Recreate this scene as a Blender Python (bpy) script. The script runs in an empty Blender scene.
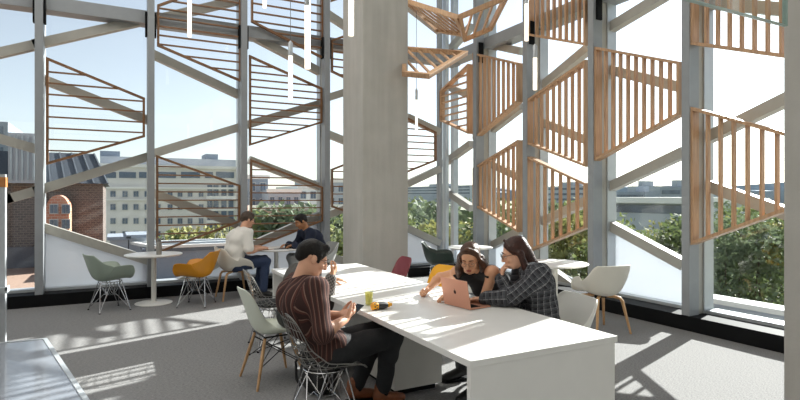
import bpy, bmesh, math, random
import numpy as np
from mathutils import Vector, Matrix
PI = math.pi
R = random.Random(7)
SC = bpy.context.scene
COL = SC.collection

# ------------------------------------------------------------------ camera model (24 mm lens, level)
F, CX, CY, H = 540.0, 400.0, 196.0, 1.6
TH = math.atan(285/540)
CT, ST = math.cos(TH), math.sin(TH)
def on_z(x, y, z=0.0):
    d = F*(H-z)/(y-CY); r = (x-CX)/F*d
    return Vector((r*CT+d*ST, -r*ST+d*CT, z))
def on_x(x, y, X):
    t = TH+math.atan((x-CX)/F); Y = X/math.tan(t); d = X*ST+Y*CT
    return Vector((X, Y, H-(y-CY)*d/F))
def on_y(x, y, Y):
    t = TH+math.atan((x-CX)/F); X = Y*math.tan(t); d = X*ST+Y*CT
    return Vector((X, Y, H-(y-CY)*d/F))
def on_d(x, y, d):
    r = (x-CX)/F*d
    return Vector((r*CT+d*ST, -r*ST+d*CT, H-(y-CY)*d/F))

cam = bpy.data.cameras.new('camera'); cam.sensor_width = 36; cam.lens = F/800*36
cam.shift_y = -(200-CY)/800; cam.clip_end = 5000
camo = bpy.data.objects.new('camera', cam); COL.objects.link(camo)
camo.location = (0, 0, H); camo.rotation_euler = (PI/2, 0, -TH)
SC.camera = camo

# ------------------------------------------------------------------ materials
MATS = {}
def hexc(h):
    h = h.lstrip('#'); v = [int(h[i:i+2], 16)/255 for i in (0, 2, 4)]
    return tuple((c/12.92 if c <= .04045 else ((c+.055)/1.055)**2.4) for c in v)
def nodes(name):
    m = bpy.data.materials.new(name); m.use_nodes = True
    nt = m.node_tree
    return m, nt, nt.nodes, nt.links, nt.nodes['Principled BSDF']
def mat(name, col, rough=.5, metal=0, var=.06, scale=8, bump=0.0, bscale=60, spec=.5, stretch=(1, 1, 1), coat=0):
    if name in MATS: return MATS[name]
    m, nt, N, L, b = nodes(name)
    c = hexc(col) if isinstance(col, str) else col
    tc = N.new('ShaderNodeTexCoord'); mp = N.new('ShaderNodeMapping'); mp.inputs['Scale'].default_value = stretch
    L.new(tc.outputs['Object'], mp.inputs['Vector'])
    no = N.new('ShaderNodeTexNoise'); no.inputs['Scale'].default_value = scale; no.inputs['Detail'].default_value = 4
    L.new(mp.outputs[0], no.inputs['Vector'])
    rp = N.new('ShaderNodeValToRGB')
    rp.color_ramp.elements[0].position = .3; rp.color_ramp.elements[1].position = .7
    rp.color_ramp.elements[0].color = tuple(max(0, x*(1-var)) for x in c)+(1,)
    rp.color_ramp.elements[1].color = tuple(min(1, x*(1+var)) for x in c)+(1,)
    L.new(no.outputs['Fac'], rp.inputs[0]); L.new(rp.outputs[0], b.inputs['Base Color'])
    b.inputs['Roughness'].default_value = rough; b.inputs['Metallic'].default_value = metal
    b.inputs['Specular IOR Level'].default_value = spec
    b.inputs['Coat Weight'].default_value = coat
    if bump:
        n2 = N.new('ShaderNodeTexNoise'); n2.inputs['Scale'].default_value = bscale; n2.inputs['Detail'].default_value = 3
        L.new(mp.outputs[0], n2.inputs['Vector'])
        bp = N.new('ShaderNodeBump'); bp.inputs['Strength'].default_value = bump; bp.inputs['Distance'].default_value = .01
        L.new(n2.outputs['Fac'], bp.inputs['Height']); L.new(bp.outputs[0], b.inputs['Normal'])
    MATS[name] = m
    return m
def mat_emit(name, col, s):
    m, nt, N, L, b = nodes(name)
    b.inputs['Base Color'].default_value = hexc(col)+(1,)
    b.inputs['Emission Color'].default_value = hexc(col)+(1,); b.inputs['Emission Strength'].default_value = s
    MATS[name] = m; return m
def mat_glass(name, tint, refl=1.0, rough=0.0):
    m, nt, N, L, b = nodes(name); N.remove(b)
    out = [n for n in N if n.type == 'OUTPUT_MATERIAL'][0]
    t = N.new('ShaderNodeBsdfTransparent'); t.inputs[0].default_value = tint+(1,)
    g = N.new('ShaderNodeBsdfGlossy'); g.inputs['Roughness'].default_value = rough
    fr = N.new('ShaderNodeLayerWeight'); fr.inputs['Blend'].default_value = .5
    pw = N.new('ShaderNodeMath'); pw.operation = 'POWER'; pw.inputs[1].default_value = 5; L.new(fr.outputs['Facing'], pw.inputs[0])
    ml = N.new('ShaderNodeMath'); ml.operation = 'MULTIPLY_ADD'; ml.inputs[1].default_value = .6*refl; ml.inputs[2].default_value = .025*refl
    L.new(pw.outputs[0], ml.inputs[0])
    mx = N.new('ShaderNodeMixShader'); L.new(ml.outputs[0], mx.inputs[0]); L.new(t.outputs[0], mx.inputs[1]); L.new(g.outputs[0], mx.inputs[2])
    L.new(mx.outputs[0], out.inputs[0]); MATS[name] = m; return m
def mat_frost(name, col, trans):
    m, nt, N, L, b = nodes(name); N.remove(b)
    out = [n for n in N if n.type == 'OUTPUT_MATERIAL'][0]
    c = hexc(col)+(1,)
    d = N.new('ShaderNodeBsdfDiffuse'); d.inputs[0].default_value = c
    t = N.new('ShaderNodeBsdfTranslucent'); t.inputs[0].default_value = c
    mx = N.new('ShaderNodeMixShader'); mx.inputs[0].default_value = trans
    L.new(d.outputs[0], mx.inputs[1]); L.new(t.outputs[0], mx.inputs[2])
    tr = N.new('ShaderNodeBsdfTransparent'); tr.inputs[0].default_value = (.95, .97, 1, 1)
    m2 = N.new('ShaderNodeMixShader'); m2.inputs[0].default_value = .12
    L.new(mx.outputs[0], m2.inputs[1]); L.new(tr.outputs[0], m2.inputs[2])
    L.new(m2.outputs[0], out.inputs[0]); MATS[name] = m; return m
def mat_wood(name, c1, c2, axis='Z', scale=6):
    m, nt, N, L, b = nodes(name)
    tc = N.new('ShaderNodeTexCoord'); mp = N.new('ShaderNodeMapping')
    s = [scale*5]*3; s['XYZ'.index(axis)] = scale*.35; mp.inputs['Scale'].default_value = s
    L.new(tc.outputs['Object'], mp.inputs['Vector'])
    no = N.new('ShaderNodeTexNoise'); no.inputs['Scale'].default_value = 1.5; no.inputs['Detail'].default_value = 5; no.inputs['Distortion'].default_value = .6
    L.new(mp.outputs[0], no.inputs['Vector'])
    rp = N.new('ShaderNodeValToRGB'); rp.color_ramp.elements[0].position = .3; rp.color_ramp.elements[1].position = .72
    rp.color_ramp.elements[0].color = hexc(c1)+(1,); rp.color_ramp.elements[1].color = hexc(c2)+(1,)
    L.new(no.outputs['Fac'], rp.inputs[0]); L.new(rp.outputs[0], b.inputs['Base Color'])
    b.inputs['Roughness'].default_value = .45; MATS[name] = m; return m
def mat_carpet():
    m, nt, N, L, b = nodes('carpet')
    tc = N.new('ShaderNodeTexCoord'); mp = N.new('ShaderNodeMapping'); mp.inputs['Scale'].default_value = (40, 170, 1)
    L.new(tc.outputs['Object'], mp.inputs['Vector'])
    n1 = N.new('ShaderNodeTexNoise'); n1.inputs['Scale'].default_value = 1; n1.inputs['Detail'].default_value = 3
    L.new(mp.outputs[0], n1.inputs['Vector'])
    n2 = N.new('ShaderNodeTexNoise'); n2.inputs['Scale'].default_value = 220; n2.inputs['Detail'].default_value = 2
    L.new(tc.outputs['Object'], n2.inputs['Vector'])
    mx = N.new('ShaderNodeMix'); mx.data_type = 'FLOAT'; mx.inputs[0].default_value = .45
    L.new(n1.outputs['Fac'], mx.inputs[2]); L.new(n2.outputs['Fac'], mx.inputs[3])
    rp = N.new('ShaderNodeValToRGB'); rp.color_ramp.elements[0].position = .32; rp.color_ramp.elements[1].position = .68
    rp.color_ramp.elements[0].color = hexc('#595a5e')+(1,); rp.color_ramp.elements[1].color = hexc('#9d9c9a')+(1,)
    L.new(mx.outputs[0], rp.inputs[0]); L.new(rp.outputs[0], b.inputs['Base Color'])
    b.inputs['Roughness'].default_value = .95; b.inputs['Specular IOR Level'].default_value = .1
    bp = N.new('ShaderNodeBump'); bp.inputs['Strength'].default_value = .5; bp.inputs['Distance'].default_value = .004
    L.new(mx.outputs[0], bp.inputs['Height']); L.new(bp.outputs[0], b.inputs['Normal'])
    MATS['carpet'] = m; return m
def mat_concrete():
    m, nt, N, L, b = nodes('concrete')
    tc = N.new('ShaderNodeTexCoord'); mp = N.new('ShaderNodeMapping'); mp.inputs['Scale'].default_value = (6, 6, .5)
    L.new(tc.outputs['Object'], mp.inputs['Vector'])
    n1 = N.new('ShaderNodeTexNoise'); n1.inputs['Scale'].default_value = 1.3; n1.inputs['Detail'].default_value = 6
    L.new(mp.outputs[0], n1.inputs['Vector'])
    n2 = N.new('ShaderNodeTexNoise'); n2.inputs['Scale'].default_value = 2.2; n2.inputs['Detail'].default_value = 6
    L.new(tc.outputs['Object'], n2.inputs['Vector'])
    mx = N.new('ShaderNodeMix'); mx.data_type = 'FLOAT'; mx.inputs[0].default_value = .5
    L.new(n1.outputs['Fac'], mx.inputs[2]); L.new(n2.outputs['Fac'], mx.inputs[3])
    rp = N.new('ShaderNodeValToRGB'); rp.color_ramp.elements[0].position = .3; rp.color_ramp.elements[1].position = .7
    rp.color_ramp.elements[0].color = hexc('#a09d97')+(1,); rp.color_ramp.elements[1].color = hexc('#b9b6b0')+(1,)
    L.new(mx.outputs[0], rp.inputs[0]); L.new(rp.outputs[0], b.inputs['Base Color'])
    b.inputs['Roughness'].default_value = .7
    n3 = N.new('ShaderNodeTexNoise'); n3.inputs['Scale'].default_value = 40
    L.new(tc.outputs['Object'], n3.inputs['Vector'])
    bp = N.new('ShaderNodeBump'); bp.inputs['Strength'].default_value = .15; bp.inputs['Distance'].default_value = .01
    L.new(n3.outputs['Fac'], bp.inputs['Height']); L.new(bp.outputs[0], b.inputs['Normal'])
    MATS['concrete'] = m; return m
def mat_brick(name, c1, c2, cm, sc):
    m, nt, N, L, b = nodes(name)
    tc = N.new('ShaderNodeTexCoord'); mp = N.new('ShaderNodeMapping'); mp.inputs['Rotation'].default_value = (PI/2, 0, 0)
    L.new(tc.outputs['Object'], mp.inputs['Vector'])
    br = N.new('ShaderNodeTexBrick'); br.inputs['Scale'].default_value = sc
    br.inputs['Color1'].default_value = hexc(c1)+(1,); br.inputs['Color2'].default_value = hexc(c2)+(1,); br.inputs['Mortar'].default_value = hexc(cm)+(1,)
    br.inputs['Mortar Size'].default_value = .03
    L.new(mp.outputs[0], br.inputs['Vector']); L.new(br.outputs['Color'], b.inputs['Base Color'])
    b.inputs['Roughness'].default_value = .9; MATS[name] = m; return m
def mat_bands(name, base, bands, rough=.9, attr='cloth'):
    """bands: list of (axis, frequency, width, colour, strength) woven lines on cloth, object space"""
    m, nt, N, L, b = nodes(name)
    at = N.new('ShaderNodeAttribute'); at.attribute_name = attr
    cur = None
    for ax, fr, w, colr, st in bands:
        # axis may be a direction vector
        vm = N.new('ShaderNodeVectorMath'); vm.operation = 'DOT_PRODUCT'; vm.inputs[1].default_value = ax
        L.new(at.outputs['Vector'], vm.inputs[0])
        mu = N.new('ShaderNodeMath'); mu.operation = 'MULTIPLY'; mu.inputs[1].default_value = fr; L.new(vm.outputs['Value'], mu.inputs[0])
        f = N.new('ShaderNodeMath'); f.operation = 'FRACT'; L.new(mu.outputs[0], f.inputs[0])
        lt = N.new('ShaderNodeMath'); lt.operation = 'LESS_THAN'; lt.inputs[1].default_value = w; L.new(f.outputs[0], lt.inputs[0])
        s = N.new('ShaderNodeMath'); s.operation = 'MULTIPLY'; s.inputs[1].default_value = st; L.new(lt.outputs[0], s.inputs[0])
        mx = N.new('ShaderNodeMix'); mx.data_type = 'RGBA'
        L.new(s.outputs[0], mx.inputs[0])
        if cur is None: mx.inputs[6].default_value = hexc(base)+(1,)
        else: L.new(cur, mx.inputs[6])
        mx.inputs[7].default_value = hexc(colr)+(1,); cur = mx.outputs[2]
    L.new(cur, b.inputs['Base Color']); b.inputs['Roughness'].default_value = rough; b.inputs['Specular IOR Level'].default_value = .2
    MATS[name] = m; return m

def mat_leaf(name, col):
    m = mat(name, col, .7, 0, .3, .9); nt = m.node_tree; N = nt.nodes; L = nt.links; b = N['Principled BSDF']
    out = [n for n in N if n.type == 'OUTPUT_MATERIAL'][0]; t = N.new('ShaderNodeBsdfTranslucent')
    L.new(b.inputs['Base Color'].links[0].from_socket, t.inputs[0]); mx = N.new('ShaderNodeMixShader'); mx.inputs[0].default_value = .32
    L.new(b.outputs[0], mx.inputs[1]); L.new(t.outputs[0], mx.inputs[2]); L.new(mx.outputs[0], out.inputs[0]); return m
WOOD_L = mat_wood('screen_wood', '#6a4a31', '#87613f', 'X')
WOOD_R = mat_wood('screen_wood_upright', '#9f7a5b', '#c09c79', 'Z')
OAK = mat_wood('oak_leg', '#a97f55', '#c9a377', 'Z', 10)
STEEL = mat('painted_steel', '#8b8f93', .45, 0, .04)
ALU = mat('pale_aluminium', '#b4b9bd', .35, .3, .03)
TUBE = mat('facade_tube', '#a3a19a', .5, 0, .04)
BLACK = mat('black_paint', '#0e0f11', .7, 0, .05, spec=.15)
CHROME = mat('chrome_wire', '#b9b9bb', .2, 1, .02)
WIRE = mat('satin_wire', '#8f8d89', .35, .8, .02)
BWIRE = mat('black_wire', '#1a1a1b', .4, .4, .02)
CARPET = mat_carpet(); CONC = mat_concrete()
WHITE = mat('white_laminate', '#e0dfdc', .35, 0, .015)
WHITEP = mat('white_paint', '#dcdbd6', .6, 0, .02)
EDGE = mat('pale_edge', '#cfcdc7', .45, 0, .02)
GLASS = mat_glass('clear_glass', (.90, .93, .94))
GLASS2 = mat_glass('balustrade_glass', (.93, .955, .945))
FROST = mat_frost('frosted_glass', '#e0e4e9', .36)
LAMP = mat_emit('lamp_tube', '#fff4e2', 1.2)

# ------------------------------------------------------------------ mesh helpers
class MB:
    """collects shapes into one mesh"""
    def __init__(s): s.v = []; s.f = []
    def add(s, vs, fs):
        o = len(s.v); s.v += [tuple(v) for v in vs]; s.f += [tuple(i+o for i in f) for f in fs]; return s
    def box(s, lo, hi):
        x0, y0, z0 = lo; x1, y1, z1 = hi
        return s.add([(x0,y0,z0),(x1,y0,z0),(x1,y1,z0),(x0,y1,z0),(x0,y0,z1),(x1,y0,z1),(x1,y1,z1),(x0,y1,z1)],
                     [(0,3,2,1),(4,5,6,7),(0,1,5,4),(1,2,6,5),(2,3,7,6),(3,0,4,7)])
    def prism(s, pts, off):
        n = len(pts); a = [Vector(p) for p in pts]; b = [p+Vector(off) for p in a]
        return s.add(a+b, [tuple(reversed(range(n))), tuple(range(n, 2*n))]+[(i, (i+1) % n, n+(i+1) % n, n+i) for i in range(n)])
    def bar(s, a, b, w, h, up=(0, 0, 1)):
        a, b = Vector(a), Vector(b); d = (b-a).normalized(); u = Vector(up); r = d.cross(u)
        if r.length < 1e-4: r = d.cross(Vector((1, 0, 0)))
        r.normalize(); u = r.cross(d).normalized()
        q = [r*(w/2)+u*(h/2), -r*(w/2)+u*(h/2), -r*(w/2)-u*(h/2), r*(w/2)-u*(h/2)]
        return s.add([a+x for x in q]+[b+x for x in q], [(0,1,2,3),(7,6,5,4)]+[(i, 4+i, 4+(i+1) % 4, (i+1) % 4) for i in range(4)])
    def tube(s, pts, r, n=8, closed=False, cap=True):
        P = [Vector(p) for p in pts]; k = len(P); rs = r if isinstance(r, (list, tuple)) else [r]*k
        T = []
        for i in range(k):
            if closed: t = P[(i+1) % k]-P[i-1]
            else: t = P[min(i+1, k-1)]-P[max(i-1, 0)]
            T.append(t.normalized())
        nrm = T[0].cross(Vector((0, 0, 1)))
        if nrm.length < 1e-3: nrm = T[0].cross(Vector((1, 0, 0)))
        nrm.normalize(); vs = []
        for i in range(k):
            nrm = (nrm-T[i]*nrm.dot(T[i])).normalized(); bn = T[i].cross(nrm)
            vs += [P[i]+(nrm*math.cos(2*PI*j/n)+bn*math.sin(2*PI*j/n))*rs[i] for j in range(n)]
        fs = []
        for i in range(k if closed else k-1):
            a, b = i*n, ((i+1) % k)*n
            fs += [(a+j, a+(j+1) % n, b+(j+1) % n, b+j) for j in range(n)]
        if not closed and cap: fs += [tuple(reversed(range(n))), tuple(range((k-1)*n, k*n))]
        return s.add(vs, fs)
    def lathe(s, prof, c=(0, 0, 0), n=24, axis=(0, 0, 1)):
        ax = Vector(axis).normalized(); q = Vector((0, 0, 1)).rotation_difference(ax).to_matrix(); c = Vector(c)
        vs = []; fs = []; k = len(prof)
        for r, z in prof: vs += [c+q@Vector((max(r, 1e-4)*math.cos(2*PI*j/n), max(r, 1e-4)*math.sin(2*PI*j/n), z)) for j in range(n)]
        for i in range(k-1):
            a, b = i*n, (i+1)*n; fs += [(a+j, a+(j+1) % n, b+(j+1) % n, b+j) for j in range(n)]
        fs += [tuple(reversed(range(n))), tuple(range((k-1)*n, k*n))]
        return s.add(vs, fs)
    def build(s, name, m, parent=None, smooth=False, bevel=0, loc=None):
        me = bpy.data.meshes.new(name); me.from_pydata(s.v, [], s.f); me.validate()
        bm = bmesh.new(); bm.from_mesh(me); bmesh.ops.recalc_face_normals(bm, faces=bm.faces)
        if bevel: bmesh.ops.bevel(bm, geom=bm.edges[:], offset=bevel, segments=2, affect='EDGES', profile=.6)
        bm.to_mesh(me); bm.free()
        return link(name, me, m, parent, smooth, loc)
def link(name, me, m, parent=None, smooth=False, loc=None):
    o = bpy.data.objects.new(name, me); COL.objects.link(o)
    for q in (m if isinstance(m, (list, tuple)) else [m]): me.materials.append(q)
    if smooth:
        me.polygons.foreach_set('use_smooth', [True]*len(me.polygons))
        if smooth != 'all':
            try: me.set_sharp_from_angle(angle=math.radians(40))
            except Exception: pass
    if parent: o.parent = parent
    if loc is not None: o.location = loc
    return o
def tag(o, label=None, cat=None, group=None, kind=None):
    if label: o['label'] = label
    if cat: o['category'] = cat
    if group: o['group'] = group
    if kind: o['kind'] = kind
    return o
def empty(name, loc=(0, 0, 0), rz=0, label=None, cat=None, group=None, kind=None):
    o = bpy.data.objects.new(name, None); COL.objects.link(o); o.location = loc; o.rotation_euler = (0, 0, rz)
    o.empty_display_size = .1
    return tag(o, label, cat, group, kind)
def copy_tree(o, parent=None):
    c = o.copy(); COL.objects.link(c)
    if parent: c.parent = parent
    for ch in list(o.children): copy_tree(ch, c)
    return c
def structure(name, mb, m, **k):
    return tag(mb.build(name, m, **k), kind='structure')

# ------------------------------------------------------------------ floor, ceiling, back walls
YL, XR = 9.35, 6.05            # inner face of the two glazed walls
GY, GX = 9.74, 6.46            # glass planes
TOP = 7.6
structure('floor', MB().box((-9, -7, -.3), (GX+.25, GY+.25, 0)), CARPET)
structure('ceiling', MB().box((-9, -7, TOP), (GX+.3, GY+.3, TOP+.3)), WHITEP)
structure('wall_back', MB().box((-9, -7.2, 0), (GX+.3, -7, TOP)), WHITEP)
structure('wall_west', MB().box((-9.2, -7.2, 0), (-9, GY+.3, TOP)), WHITEP)
structure('ceiling_mezzanine', MB().box((-9, -7, 3.7), (3.5, 1.72, 4.1)), WHITEP)
structure('baseboard_left', MB().box((-9, YL-.045, 0), (XR-.045, GY+.2, .175)), BLACK)
structure('baseboard_right', MB().box((XR-.045, -7, 0), (GX+.2, GY+.2, .175)), BLACK)
c1 = structure('column', MB().box((3.01, 6.8, 0), (3.72, 7.53, TOP)), CONC, bevel=.012)
c2 = structure('column', MB().box((4.0, 1.2, 0), (4.75, 2.02, TOP)), CONC, bevel=.012)
c1['label'] = 'square concrete column behind the far end of the long white table'; c2['label'] = 'square concrete column at the right edge of the photo'

# ------------------------------------------------------------------ glazed walls
PL = [-8.1, -6.65, -5.25, -3.83, -2.4, -.973, .501, 1.94, 3.426, 4.935, 5.90]
PR = [8.378, 6.97, 5.564, 4.109, 2.69, 1.27, -.15, -1.57, -2.99, -4.41, -5.83]
def post(name, left, p, parent=None):
    """deep steel facade post: front flange, web and outer mullion"""
    def bx(o, a0, a1, b0, b1):
        return MB().box((p+a0, YL+b0, .175), (p+a1, YL+b1, TOP)) if left else MB().box((XR+b0, p+a0, .175), (XR+b1, p+a1, TOP))
    o = bx(0, -.05, .05, -.03, .15).build(name, STEEL, parent)
    bx(0, -.022, .022, .15, .27).build('web', TUBE, o)
    for s_ in (-1, 1):
        (MB().box((p+s_*.066-.014, YL+.02, 4.12), (p+s_*.066+.014, YL+.12, 4.50)) if left else MB().box((XR+.02, p+s_*.066-.014, 4.12), (XR+.12, p+s_*.066+.014, 4.50))).build('bracket', BLACK, o)
    bx(0, -.042, .042, .27, .45).build('outer_mullion', ALU, o)
    return o
def diag(parent, left, p0, p1, w=.135, m=TUBE):
    if left: a, b = on_y(*p0, GY-.03), on_y(*p1, GY-.03); n = (0, 1, 0)
    else: a, b = on_x(*p0, GX-.03), on_x(*p1, GX-.03); n = (1, 0, 0)
    e = (b-a).normalized()*.06
    return MB().bar(a-e, b+e, .13, w, up=Vector(n).cross(b-a)).build('diagonal_bar', m, parent)
def diag3(parent, left, u0, z0, u1, z1, w=.135):
    if left: a, b = Vector((u0, GY-.03, z0)), Vector((u1, GY-.03, z1)); n = (0, 1, 0)
    else: a, b = Vector((GX-.03, u0, z0)), Vector((GX-.03, u1, z1)); n = (1, 0, 0)
    return MB().bar(a, b, .13, w, up=Vector(n).cross(b-a)).build('diagonal_bar', TUBE, parent)
DL = {5: [((-20, 133), (36, 149)), ((-30, 60), (36, 45)), ((8, 199), (-40, 215)), ((8,199),(36,191))],   # bay left of the second post etc.
      6: [((47, 81), (147, 120)), ((39, 190), (147, 157)), ((45, 228), (147, 260)), ((38, 44), (147, 20))],
      7: [((154, 55), (241, 96)), ((152, 154), (240, 127)), ((156, 194), (240, 226)), ((155, 20), (240, 0)), ((168, 288), (243, 250))],
      8: [((250, 35), (318, 71)), ((250, 124), (322, 103)), ((252, 161), (322, 188)), ((250, 246), (322, 214))],
      9: [((330, 16), (400, 62)), ((330, 97), (400, 75)), ((330, 135), (400, 163)), ((330, 214), (400, 187)), ((330, 256), (400, 282))],
      10: [((409, 7), (438, 30)), ((409, 118), (437, 131)), ((409, 183), (437, 170)), ((409, 229), (437, 242))]}
DR = {0: [((445, 163), (470, 145)), ((445, 190), (470, 207)), ((449, 87), (470, 95)), ((446, 54), (470, 28))],
      1: [((486, 44), (520, 51)), ((484, 136), (520, 108)), ((484, 160), (520, 177)), ((484, 250), (520, 231))],
      2: [((536, 92), (587, 50)), ((536, 119), (588, 140)), ((536, 225), (588, 201)), ((536, 260), (588, 297))],
      3: [((611, 28), (680, -14)), ((611, 70), (681, 87)), ((611, 187), (681, 154)), ((612, 226), (681, 263))],
      4: [((710, 137), (800, 93)), ((710, 186), (800, 218)), ((707, 3), (800, 11))]}
WN = [0]
def bay(left, k, u0, u1, dl):
    WN[0] += 1
    a, b = sorted((u0, u1))
    w = empty('window_%d' % WN[0], (0, 0, 0), kind='structure')
    if left: MB().box((a, GY+.05, .15), (b, GY+.07, TOP)).build('glass_pane', GLASS, w)
    else: MB().box((GX+.05, a, .15), (GX+.07, b, TOP)).build('glass_pane', GLASS, w)
    sl = MB().box((a+.05, GY-.12, .175), (b-.05, GY+.1, .215)) if left else MB().box((GX-.12, a+.05, .175), (GX+.1, b-.05, .215))
    sl.build('sill', ALU, w)
    if dl is not None:
        for p0, p1 in dl: diag(w, left, p0, p1)
    else:
        for z in (1.1, 2.95, 5.2): diag3(w, left, u0, z, u1, z-.55); diag3(w, left, u0, z+.75, u1, z+1.25)
    # frosted lower corner under the lowest bar
    return w
W = {}
for k in range(len(PL)):
    u0 = PL[k]; u1 = (PL[k+1] if k+2 < len(PL) else GX) if k+1 < len(PL) else GX
    if k == len(PL)-1: continue
    W['L', k+1] = bay(True, k, u0, u1, DL.get(k+1-0) if k >= 4 else None)
PR0 = [GY]+PR
for k in range(len(PR0)-1):
    W['R', k] = bay(False, k, PR0[k], PR0[k+1], DR.get(k))
def frost(w, left, pts):
    q = [on_y(*p, GY+.02) if left else on_x(*p, GX+.02) for p in pts]
    q = [v if v.z > .2 else Vector((v.x, v.y, .2)) for v in q]
    MB().prism(q, (0, .02, 0) if left else (.02, 0, 0)).build('frosted_pane', FROST, w)
frost(W['L', 6], True, [(42, 229), (150, 262), (150, 290), (42, 296)])
frost(W['L', 7], True, [(172, 288), (243, 251), (243, 284), (172, 289)])
frost(W['L', 8], True, [(243, 248), (325, 214), (325, 280), (243, 284)])
frost(W['L', 9], True, [(325, 254), (400, 283), (400, 274), (400, 278), (325, 280)][0:2]+[(400, 284), (325, 284)])
frost(W['L', 10], True, [(400, 226), (442, 243), (442, 275), (400, 279)])
frost(W['R', 0], False, [(443, 246), (474, 246), (474, 278), (443, 275)])
frost(W['R', 1], False, [(480, 253), (524, 231), (524, 292), (480, 280)])
frost(W['R', 3], False, [(603, 222), (684, 264), (684, 320), (603, 300)])
frost(W['R', 2], False, [(534, 259), (589, 298), (589, 306), (534, 296)])
n = 0
for k, p in enumerate(PL[:-1]):
    tag(post('trim_post', True, p), kind='structure')
for k, p in enumerate(PR):
    tag(post('trim_post', False, p), kind='structure')
for o in [o for o in COL.objects if o.name.startswith('trim_post')]:
    n += 1; o.name = 'trim_%d' % n
for k_, (a_, b_) in enumerate(((6.04, 6.11), (6.19, 6.27))):
    structure('trim_%d' % (36+k_), MB().box((a_, GY-.08, .17), (b_, GY+.04, TOP)), STEEL if k_ == 0 else ALU)
structure('trim_38', MB().box((GX-.04, GY-.04, .17), (GX+.08, GY+.08, TOP)), ALU)
structure('trim_40', MB().box((-9, YL+.16, 4.36), (GX, GY+.05, 4.56)), STEEL)
structure('trim_41', MB().box((XR+.16, -7, 4.40), (GX+.05, GY, 4.60)), STEEL)


# ------------------------------------------------------------------ slatted timber screens
def inset(P, t):
    n = len(P); out = []
    A = sum(P[i][0]*P[(i+1) % n][1]-P[(i+1) % n][0]*P[i][1] for i in range(n)); sg = 1 if A > 0 else -1
    ln = []
    for i in range(n):
        (x0, y0), (x1, y1) = P[i], P[(i+1) % n]; dx, dy = x1-x0, y1-y0; l = math.hypot(dx, dy)
        nx, ny = -dy/l*sg, dx/l*sg; ln.append((x0+nx*t, y0+ny*t, dx, dy))
    for i in range(n):
        ax, ay, adx, ady = ln[i-1]; bx, by, bdx, bdy = ln[i]
        den = adx*bdy-ady*bdx; s = ((bx-ax)*bdy-(by-ay)*bdx)/den
        out.append((ax+adx*s, ay+ady*s))
    return out
def clip_line(P, axis, c):
    """points where the line coordinate[axis]=c crosses the polygon, other coordinate sorted"""
    r = []
    n = len(P)
    for i in range(n):
        a, b = P[i], P[(i+1) % n]
        if (a[axis]-c)*(b[axis]-c) < 0:
            t = (c-a[axis])/(b[axis]-a[axis]); r.append(a[1-axis]+(b[1-axis]-a[1-axis])*t)
    return sorted(r)[:2] if len(r) >= 2 else None
def screen(P3, U, V, Nn, vertical, pitch, label, wood, depth=.10, rail=.042, slat=.03, sdepth=.055):
    """P3: four coplanar corners; U, V in-plane axes, Nn normal"""
    P3 = [Vector(p) for p in P3]; O = P3[0]; U, V, Nn = Vector(U).normalized(), Vector(V).normalized(), Vector(Nn).normalized()
    P = [((p-O).dot(U), (p-O).dot(V)) for p in P3]
    I = inset(P, rail)
    c = sum(P3, Vector())/4
    root = empty('slatted_screen', c, 0, label, 'screen', 'slatted timber screens on the glazed walls')
    def pt(q, h): return O+U*q[0]+V*q[1]+Nn*h-c
    n = len(P); m = MB()
    for i in range(n):
        j = (i+1) % n
        m.prism([pt(P[i], -depth/2), pt(P[j], -depth/2), pt(I[j], -depth/2), pt(I[i], -depth/2)], Nn*depth)
    m.build('frame', wood, root)
    ax = 0 if vertical else 1
    lo, hi = min(q[ax] for q in I), max(q[ax] for q in I); k = max(2, int(round((hi-lo)/pitch)))
    ms = MB()
    for i in range(1, k):
        cc = lo+(hi-lo)*i/k; a = clip_line(I, ax, cc-slat/2); b = clip_line(I, ax, cc+slat/2)
        if not a or not b: continue
        if vertical: q = [(cc-slat/2, a[0]), (cc+slat/2, b[0]), (cc+slat/2, b[1]), (cc-slat/2, a[1])]
        else: q = [(a[0], cc-slat/2), (a[1], cc-slat/2), (b[1], cc+slat/2), (b[0], cc+slat/2)]
        ms.prism([pt(x, -sdepth/2) for x in q], Nn*sdepth)
    ms.build('slats', wood, root)
    return root
YS, XS = 9.44, 6.10
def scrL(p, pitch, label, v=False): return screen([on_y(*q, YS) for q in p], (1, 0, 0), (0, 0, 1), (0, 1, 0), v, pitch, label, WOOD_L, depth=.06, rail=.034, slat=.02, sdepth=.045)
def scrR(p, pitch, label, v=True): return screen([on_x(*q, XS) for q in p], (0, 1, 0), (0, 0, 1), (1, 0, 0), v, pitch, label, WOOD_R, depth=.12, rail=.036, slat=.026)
scrL([(46, 57), (145, 98), (145, 137), (46, 165)], .166, 'slatted timber screen in the bay nearest the left edge of the photo')
scrL([(157, 5), (241, -25), (241, 82), (157, 46)], .15, 'slatted timber screen at the top, above the table with the grey flask')
scrL([(156, 155), (240, 185), (240, 222), (156, 254)], .14, 'low slatted timber screen behind the man in the white shirt')
scrL([(251, -30), (323, -55), (323, 59), (251, 22)], .15, 'topmost slatted timber screen behind the longest hanging tube lamps')
scrL([(249, 55), (322, 88), (322, 123), (249, 146)], .12, 'middle screen of the three stacked above the seated man in navy')
scrL([(250, 159), (323, 187), (323, 221), (250, 250)], .135, 'low slatted timber screen behind the man in navy')
scrL([(331, 40), (400, 15), (400, 105), (331, 72)], .14, 'slatted timber screen half hidden left of the middle column, upper of two')
scrL([(331, 169), (400, 142), (400, 232), (331, 207)], .14, 'slatted timber screen half hidden left of the middle column, lower of two')
scrL([(331, -60), (400, -90), (400, -22), (331, 2)], .14, 'slatted timber screen cut by the top of the photo, left of the middle column')
scrL([(396, 112), (436, 132), (436, 161), (396, 177)], .13, 'small slatted screen just right of the middle column above the dark green chair')
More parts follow.
